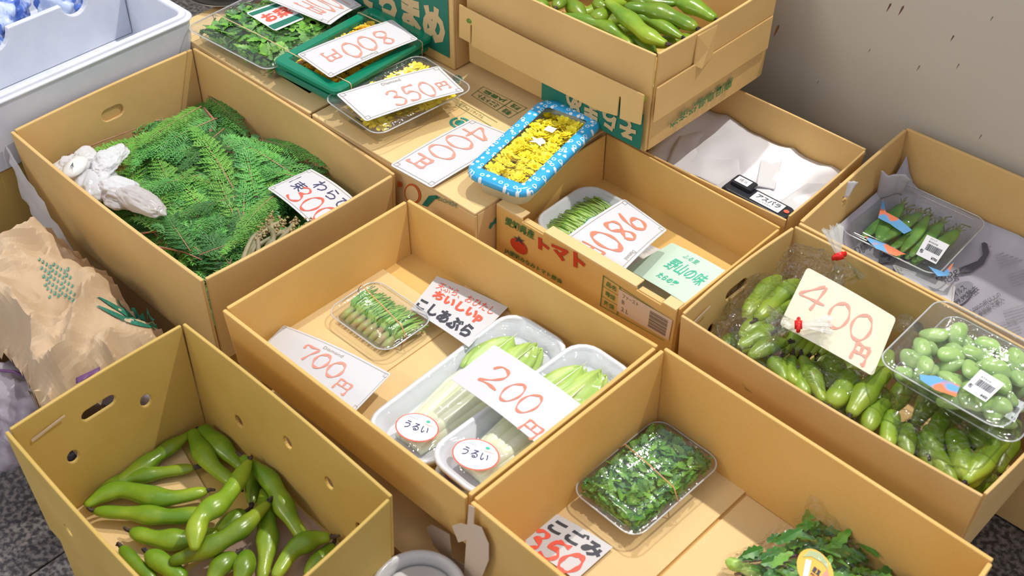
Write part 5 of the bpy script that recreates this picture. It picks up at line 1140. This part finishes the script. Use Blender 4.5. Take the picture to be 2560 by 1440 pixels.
bot = MB(); bot.add([V((p[0], p[1], .2005)) for p in ring], [tuple(range(m_))]); obj('bag_film', bot, BAGF, tg2)
def inpoly_leaf():
    r_ = random.Random(31); mb = MB(); poly = [(p.x, p.y) for p in tips]; k = 0
    while k < 620:
        x = cc.x + r_.uniform(-.14, .14); y = cc.y + r_.uniform(-.14, .14); pp = (cc.x + (x - cc.x) * 1.12, cc.y + (y - cc.y) * 1.12)
        if not inside(pp, poly): k += .2; continue
        q = V((x, y, .205 + r_.uniform(0, .040)))
        if x < cc.x - .01 and y < cc.y + .0 and r_.random() < .65: k += 1; continue
        M_ = Matrix.Translation(q) @ Matrix.Rotation(r_.uniform(-.2, 1.6), 4, 'Z') @ Matrix.Rotation(r_.uniform(-.6, .3), 4, 'Y') @ Matrix.Rotation(r_.uniform(-.8, .8), 4, 'X'); leaf_serr(mb, M_, r_.uniform(.025, .042), r_.uniform(.006, .010), r_.randrange(2), 4, .4); k += 1
    o = obj('leafy_greens', mb, [LEAF, LEAFD], props(thing('bunch_of_greens', 'leafy green herb bunch inside the film bag with the orange sticker', 'vegetable', (cc.x, cc.y, .2)))); o['kind'] = 'stuff'
    return o.parent
bg_ = inpoly_leaf()
sv = mat('purple_herb_stem', (.16, .07, .14), .4, (.30, .26, .14), nscale=30)
for i in range(9):
    a_ = W(1822 + 7 * i, 1412 + 12 * (i % 4), .212); b_ = W(2040 + 8 * i, 1385 + 12 * i, .225); mb = MB(); mb.tube([a_, (a_ + b_) / 2 + V((0, 0, .004)), b_], .0022, 6); obj('herb_stem', mb, sv, bg_, smooth=True)
for (x, y) in ((1838, 1412), (1872, 1425)):
    mb = poly_blob(tuple(W(x, y, .218)), (.013, .009, .008), .3, x, amp=.15, sub=3); obj('cut_base', mb, STEMG, bg_, smooth=True)
oq = bil([W(x, y, .268) for x, y in ((1985, 1425), (2010, 1530), (2088, 1470), (2040, 1355))])
oq = bil([W(1975, 1440, .266), W(2060, 1500, .264), W(2100, 1415, .266), W(2015, 1345, .268)])
writing(tg2, oq, up, [('p', circ(.5, .5, .5, .44, 26), (0, 0, 1, 1), ORS)], name='oval_sticker', lift=.0006)
writing(tg2, oq, up, [('p', [(.1, .55), (.3, .7), (.6, .75), (.8, .68), (.7, .85), (.45, .92), (.2, .8)], (0, 0, 1, 1), ink('sage_print', (.40, .5, .26))), ('p', [(.30, .15), (.44, .12), (.34, .62), (.2, .56)], (0, 0, 1, 1), WHT), ('p', [(.70, .45), (.84, .38), (.86, .60), (.76, .70)], (0, 0, 1, 1), REDP),
    ('t', '産直', (.44, .40, .66, .56), BLK, .03), ('t', '野菜', (.44, .24, .66, .38), BLK, .03), ('t', 'あした', (.46, .76, .74, .84), WHT)], lift=.0012)

# ------------------------------------------------------------------ crumpled clear plastic in the cedar carton
def noise_bag(label, blobs, seed, m=MILK):
    c = V(blobs[0][0]); t = thing('plastic_bag', label, 'plastic bag', (c.x, c.y, c.z - .02))
    for k, (ce, ra, ro, am) in enumerate(blobs): obj('bag_film', poly_blob(ce, ra, ro, seed + k * 3, amp=am, sub=5, fr=1.5, st=(.5, 1.5, 1.5), rg=.35), m, t, smooth=True)
    return t
def ptc(x, y, z): return tuple(W(x, y, z))
noise_bag('crumpled milky plastic bag tied up on the cedar greens', [(ptc(245, 462, .275), (.050, .034, .026), 2.3, .24), (ptc(180, 425, .275), (.030, .032, .022), 2.2, .25), (ptc(272, 402, .295), (.022, .042, .016), .5, .28), (ptc(300, 478, .285), (.034, .024, .020), .4, .24), (ptc(215, 400, .285), (.020, .030, .014), 1.2, .25)], 21)
noise_bag('greyish twisted end of plastic film pointing at the price card', [(ptc(352, 505, .295), (.052, .022, .018), .15, .16), (ptc(300, 500, .285), (.030, .022, .016), .4, .3)], 41, m=film('grey_plastic_film', tint=(.9, .88, .88), base=.12, rough=.15, bump=.6, bscale=40, haze=.55, hz=(.74, .71, .71)))
mb = poly_blob(ptc(188, 418, .305), (.017, .030, .010), .5, 3, amp=.05, sub=3); o = obj('soap_case', mb, mat('white_plastic', (.74, .76, .74), .3), smooth=True); o.name = 'oval_white_pouch'; props(o, 'smooth oval white pouch marked with a dark letter in the plastic bag', 'pouch')
writing(o, bil([W(172, 420, .317), W(186, 424, .317), W(190, 408, .317), W(176, 404, .317)]), up, [('t', 'A', (.2, .2, .8, .9), BLK, .02)])

# ------------------------------------------------------------------ kraft paper bag
BP = [W(0, 640, .225), W(-60, 1130, .215), W(60, 1090, .26), W(330, 960, .30), W(440, 830, .26), W(395, 800, .235), W(290, 660, .24), W(120, 585, .235), W(0, 600, .22)]
_k1 = W(145, 705, .25); _k2 = W(340, 790, .25)
def bagz(x, y):
    q = V((x * 11, y * 11, 4)); r1_ = 1 - abs(noise.noise(q)) * 2; r2_ = 1 - abs(noise.noise(q * 2.3 + V((5, 0, 0)))) * 2
    e1 = math.hypot(x - _k1.x, y - _k1.y); e2 = math.hypot(x - _k2.x, y - _k2.y); f_ = min(min(1, max(.12, (e1 - .02) / .06)), min(1, max(.2, (e2 - .03) / .06)))
    return (.044 * r1_ * abs(r1_) ** .3 + .016 * r2_ + .003 * noise.noise(q * 5)) * f_ + .012 * (1 - f_)
bpoly = [W(-60, 620, .23), W(60, 590, .23), W(125, 588, .23), W(205, 625, .235), W(275, 690, .24), W(335, 770, .245), W(395, 800, .24), W(425, 850, .24), W(330, 900, .25), W(290, 940, .25), W(240, 975, .24), W(110, 1030, .23), (W(70, 960, .23)), W(20, 880, .23), W(-60, 850, .23)]
poly2 = [(p.x, p.y) for p in bpoly]
vs, tr = tri_grid(dense(poly2, .010), [], .0050)
def edist(p): return min(math.hypot(p[0] - q[0], p[1] - q[1]) for q in dense(poly2, .02))
_dp = dense(poly2, .02)
def bz(x, y):
    e = min(math.hypot(x - q[0], y - q[1]) for q in _dp); k = min(1, e / .05); k = 1 - (1 - k) ** 2
    return .205 + .045 * k + bagz(x, y) * (.3 + .7 * k)
pb = thing('paper_bag', 'crumpled kraft paper bag with green corn print between the cartons', 'paper bag', (-1.42, .52, .0))
mb = MB(); n = len(vs); mb.add([V((p[0], p[1], bz(*p))) for p in vs] + [V((p[0], p[1], bz(*p) - .004 - .19 * min(1, min(math.hypot(p[0] - q[0], p[1] - q[1]) for q in _dp) / .03))) for p in vs], list(tr) + [tuple(i + n for i in reversed(t)) for t in tr]); obj('bag_body', mb, BAGP, pb, smooth=False)
def onbag(pxs, lift=.0016):
    out = []
    for x, y in pxs:
        z = .25
        for _ in range(6): p = W(x, y, z); z = bz(p.x, p.y) + lift
        out.append(V((p.x, p.y, z)))
    return out
kr = random.Random(4); mbg = MB()
for i in range(46):
    t_ = i / 45; cx = 105 + 75 * (i % 9) / 9 + 25 * t_ - 6; cy = 648 + 90 * t_ + 3 * (i % 4) + (i % 9) * 1.0; rx, ry = kr.uniform(3.0, 4.4), kr.uniform(4, 5.5)
    if not (90 < cx < 190): continue
    oq_ = onbag([(cx + rx * math.cos(q), cy + ry * math.sin(q)) for q in [j * PI / 4 for j in range(8)]], .0018); iq_ = onbag([(cx - 1 + rx * .55 * math.cos(q), cy - 1 + ry * .6 * math.sin(q)) for q in [j * PI / 4 for j in range(8)]], .0018)
    mbg.add(oq_ + iq_, [(j, (j + 1) % 8, 8 + (j + 1) % 8, 8 + j) for j in range(8)])
o = obj('corn_kernel_print', mbg, TEAL, pb); o['kind'] = 'stuff'
for a, b, c in (((240, 738), (330, 790), (392, 815)), ((296, 755), (350, 790), (386, 800)), ((240, 762), (320, 800), (388, 820))):
    pts = crom([a, b, c], 8); pw = []
    for i, (x, y) in enumerate(pts): w_ = 7 * math.sin(PI * (i + .4) / (len(pts))) + .5; pw.append(((x + w_ * .4, y - w_ * .7), (x - w_ * .4, y + w_ * .7)))
    A1 = onbag([q[0] for q in pw], .0025); B1 = onbag([q[1] for q in pw], .0025); mb = MB(); k = len(A1); mb.add(A1 + B1, [(i, i + 1, k + i + 1, k + i) for i in range(k - 1)]); obj('leaf_print', mb, GRN, pb)
# violet-striped tissue bags between
for lab, pc, ra, ro, sd in (('dull violet-tinged tissue bag beside the kraft paper bag', (45, 1010, .15), (.075, .06, .05), .4, 3), ('folded violet-striped bag edge by the vented carton corner', (20, 1100, .10), (.05, .05, .04), .2, 8), ('dark violet film bag glimpsed through the carton handle hole', (300, 960, .17), (.060, .035, .05), .3, 12)):
    t = thing('plastic_bag', lab, 'plastic bag', ptc(*pc)); obj('bag_film', poly_blob(ptc(*pc), ra, ro, sd, amp=.28), NETB, t, smooth=True)
    p = V(ptc(*pc)); mb = MB(); mb.tube([p + V((-.04, -.01, ra[2] * 1.08)), p + V((0, .012, ra[2] * 1.2)), p + V((.035, .03, ra[2] * .9))], .0022, 5); obj('violet_stripe', mb, PURP, t, smooth=True)
mb = MB(); mb.grid(lambda u, v: W(190 + u * 60, 945 - u * 28 + v * 14, .318 + .004 * math.sin(u * 5)), 8, 3); props(obj('violet_scrap', mb, PURP, smooth=True, solid=.0006), 'small purple plastic scrap at the kraft bag edge', 'plastic')
# draped clear film on the side of the cedar carton
mb = MB(); mb.grid(lambda u, v: V((-1.716 + .16 * u * (.35 + v * .65), .628 - .006 * noise.noise(V((u * 9, v * 9, 0))), .30 - .16 * u - .02 + .10 * (v - .5))), 16, 8); props(obj('film_scrap', mb, MILK, smooth=True), 'thin film scrap draped down the outside of the cedar carton', 'plastic')

# ------------------------------------------------------------------ polystyrene box and its contents
sx1 = -1.722; zs, zt_ = .272, .405
sb = thing('polystyrene_box', 'white polystyrene box with notched inner wall at the picture corner', 'box', (-1.86, .80, zs))
def ring_box(x0, x1, y0, y1, z0, z1, t, r=.025):
    cx, cy = (x0 + x1) / 2, (y0 + y1) / 2; hx, hy = (x1 - x0) / 2, (y1 - y0) / 2; sh = lambda L_: [p + V((cx, cy, 0)) for p in L_]
    mb = MB(); mb.loft([sh(rr(hx - .008, hy - .008, r, z0)), sh(rr(hx - .004, hy - .004, r, z1 - .012)), sh(rr(hx, hy, r, z1 - .010)), sh(rr(hx, hy, r, z1 - .006)), sh(rr(hx - .006, hy - .006, r, z1 - .006)), sh(rr(hx - .008, hy - .008, r, z1)), sh(rr(hx - t + .002, hy - t + .002, r * .7, z1)), sh(rr(hx - t, hy - t, r * .6, z1 - .003)), sh(rr(hx - t - .004, hy - t - .004, r * .6, z0 + .02))]); return mb
o = obj('box_body', ring_box(-2.16, sx1, .42, 1.030, zs, zt_, .020), STY, sb, smooth=False, bevel=.002)
def notched(L, H): 
    out = [(0, 0), (L, 0), (L, H)]
    for cx in (.335, .175): out += [(cx + .030 * math.cos(a_), H - .002 + .034 * math.sin(a_)) for a_ in [-PI * q / 10 for q in range(11)]]
    return out + [(0, H)]
panel('inner_divider', sb, lambda s, t, w_: V((-1.925 - w_, .445 + s, zs + .021 + t)), [(0, 0), (.56, 0), (.56, .108)] + [(.46 + .026 * math.cos(-PI * q / 10), .106 + .028 * math.sin(-PI * q / 10)) for q in range(11)] + [(.30 + .028 * math.cos(-PI * q / 10), .106 + .034 * math.sin(-PI * q / 10)) for q in range(11)] + [(0, .108)], [], .012, STY)
for i, (x, y, rr_, l) in enumerate(((-2.00, .735, (.045, .050, .052), 'blue-printed ice pack bag showing through the wider divider notch'), (-1.99, .905, (.040, .045, .050), 'blue-printed ice pack bag behind the far divider notch'), (-2.06, .82, (.05, .07, .05), 'crumpled blue-white bag at the back of the polystyrene box'))):
    t = thing('ice_pack', l, 'ice pack', (x, y, .35)); obj('bag_film', poly_blob((x, y, .355), rr_, .3 * i, i + 50, amp=.25), BLUEP, t, smooth=True)
for (x, y, l) in ((-1.80, .82, 'white plastic scoop tray on the polystyrene box floor'), (-1.80, .62, 'second white plastic tray in the polystyrene box by the picture edge')):
    t, _, _ = (thing('plastic_tray', l, 'tray', (x, y, .296)), 0, 0); mb = MB(); mb.loft([rr(.03, .07, .01, 0), rr(.036, .076, .012, .012), rr(.034, .074, .011, .012), rr(.028, .068, .01, .002)]); obj('tray_body', mb, FOAMW, t, smooth=True, local=True)
mb = MB(); mb.box((-2.15, .46, .293), (-1.75, 1.0, .295)); 

# ------------------------------------------------------------------ ceramic pot, dish, tape
pz = next(z_ / 1000 for z_ in range(100, 330) if W(1045, 1471, z_ / 1000).y < .548); pc = W(1045, 1471, pz); pt = thing('ceramic_pot', 'grey-white round pot rim at the bottom edge between the cartons', 'pot', (pc.x, pc.y, .02))
def lathe(prof, n=40): 
    mb = MB(); mb.loft([[V((r * math.cos(2 * PI * i / n), r * math.sin(2 * PI * i / n), z)) for i in range(n)] for r, z in prof]); return mb
pt.location = (pc.x, pc.y, pz - .153)
obj('pot_body', lathe([(.045, 0), (.05, .005), (.052, .11), (.060, .135), (.060, .148), (.057, .153), (.052, .153), (.049, .147), (.047, .11), (.044, .02)]), CER, pt, smooth=True, local=True)
obj('pot_lid', lathe([(.0475, .128), (.0475, .134), (.040, .140), (.015, .143), (.010, .150), (.002, .152)]), CER, pt, smooth=True, local=True)
dc = W(515, -8, .36); dp = thing('metal_dish', 'stacked round metal dishes behind the clear greens tray', 'dish', (dc.x, dc.y + .05, ZT + .001))
obj('dish_body', lathe([(.05, 0), (.07, .006), (.085, .014), (.088, .015), (.086, .016), (.07, .009), (.05, .003)], 48), METL, dp, smooth=True, local=True)
obj('dish_body', lathe([(.05, .018), (.07, .024), (.085, .030), (.088, .031), (.086, .032), (.07, .026), (.05, .021)], 48), METL, dp, smooth=True, local=True)
def front_patch(px, Y, m, name, par, th=.0006):
    q = [WY(x, y, Y) for x, y in px]; vs, tr = tri2d([(p.x, p.z) for p in q]); mb = MB(); mb.add([V((a_, Y, b_)) for a_, b_ in vs], tr); return obj(name, mb, m, par, solid=th)
FY = .6165
front_patch([(1172, 1262), (1186, 1268), (1184, 1310), (1204, 1318), (1222, 1360), (1222, 1400), (1206, 1440), (1160, 1440), (1166, 1350), (1146, 1356), (1130, 1314), (1152, 1308), (1168, 1312)], FY - .003, TAPEB, 'peeling_tape', kog_box)
front_patch([(1066, 1318), (1080, 1312), (1124, 1336), (1130, 1392), (1160, 1412), (1162, 1440), (1140, 1425), (1085, 1365)], FY - .001, TAPE, 'clear_tape', uru_box)
# die-cut handle flap still closed in the cedar carton, and other small carton details
panel('handle_flap', cedar_box, lambda s, t, w_: V((-1.7155 + w_, .797 + s, .287 + t)), [(0, 0), (.048, 0), (.048, .026), (0, .026)], [], .0025, CB, bevel=0)

sheet('newspaper_sheet', 'pale newspaper sheet on the tomato carton floor under the leaflet', 'newspaper', [(-.93, 1.09, .262), (-.67, 1.09, .262), (-.675, 1.24, .262), (-.90, 1.22, .262)], mat('pale_newsprint', (.58, .57, .55), .7, (.66, .65, .61), nscale=60, lo=.4, hi=.6, stretch=(1, 5, 1)), amp=.003, seed=6)
_h = pt.location.z
if _h > .02: closed_carton('low_carton', 'small low carton under the grey-white round pot', pt.location.x - .055, pt.location.x + .055, pt.location.y - .055, pt.location.y + .055, 0, _h - .001, CB2)
# torn corrugated slits near wall corners
for par, a, b in ((fava_box, (-1.1265, .325, .315), (-1.1265, .375, .322)), (bean_box, (-.6440, 1.075, .320), (-.6440, 1.115, .326))):
    mb = MB(); A1, B1 = V(a), V(b); mb.add([A1 + V((.0006, 0, -.002)), B1 + V((.0006, 0, 0)), B1 + V((.0006, 0, .003)), A1 + V((.0006, 0, .003))], [(0, 1, 2, 3)]); obj('torn_slit', mb, BEIGE, par, solid=.0006)
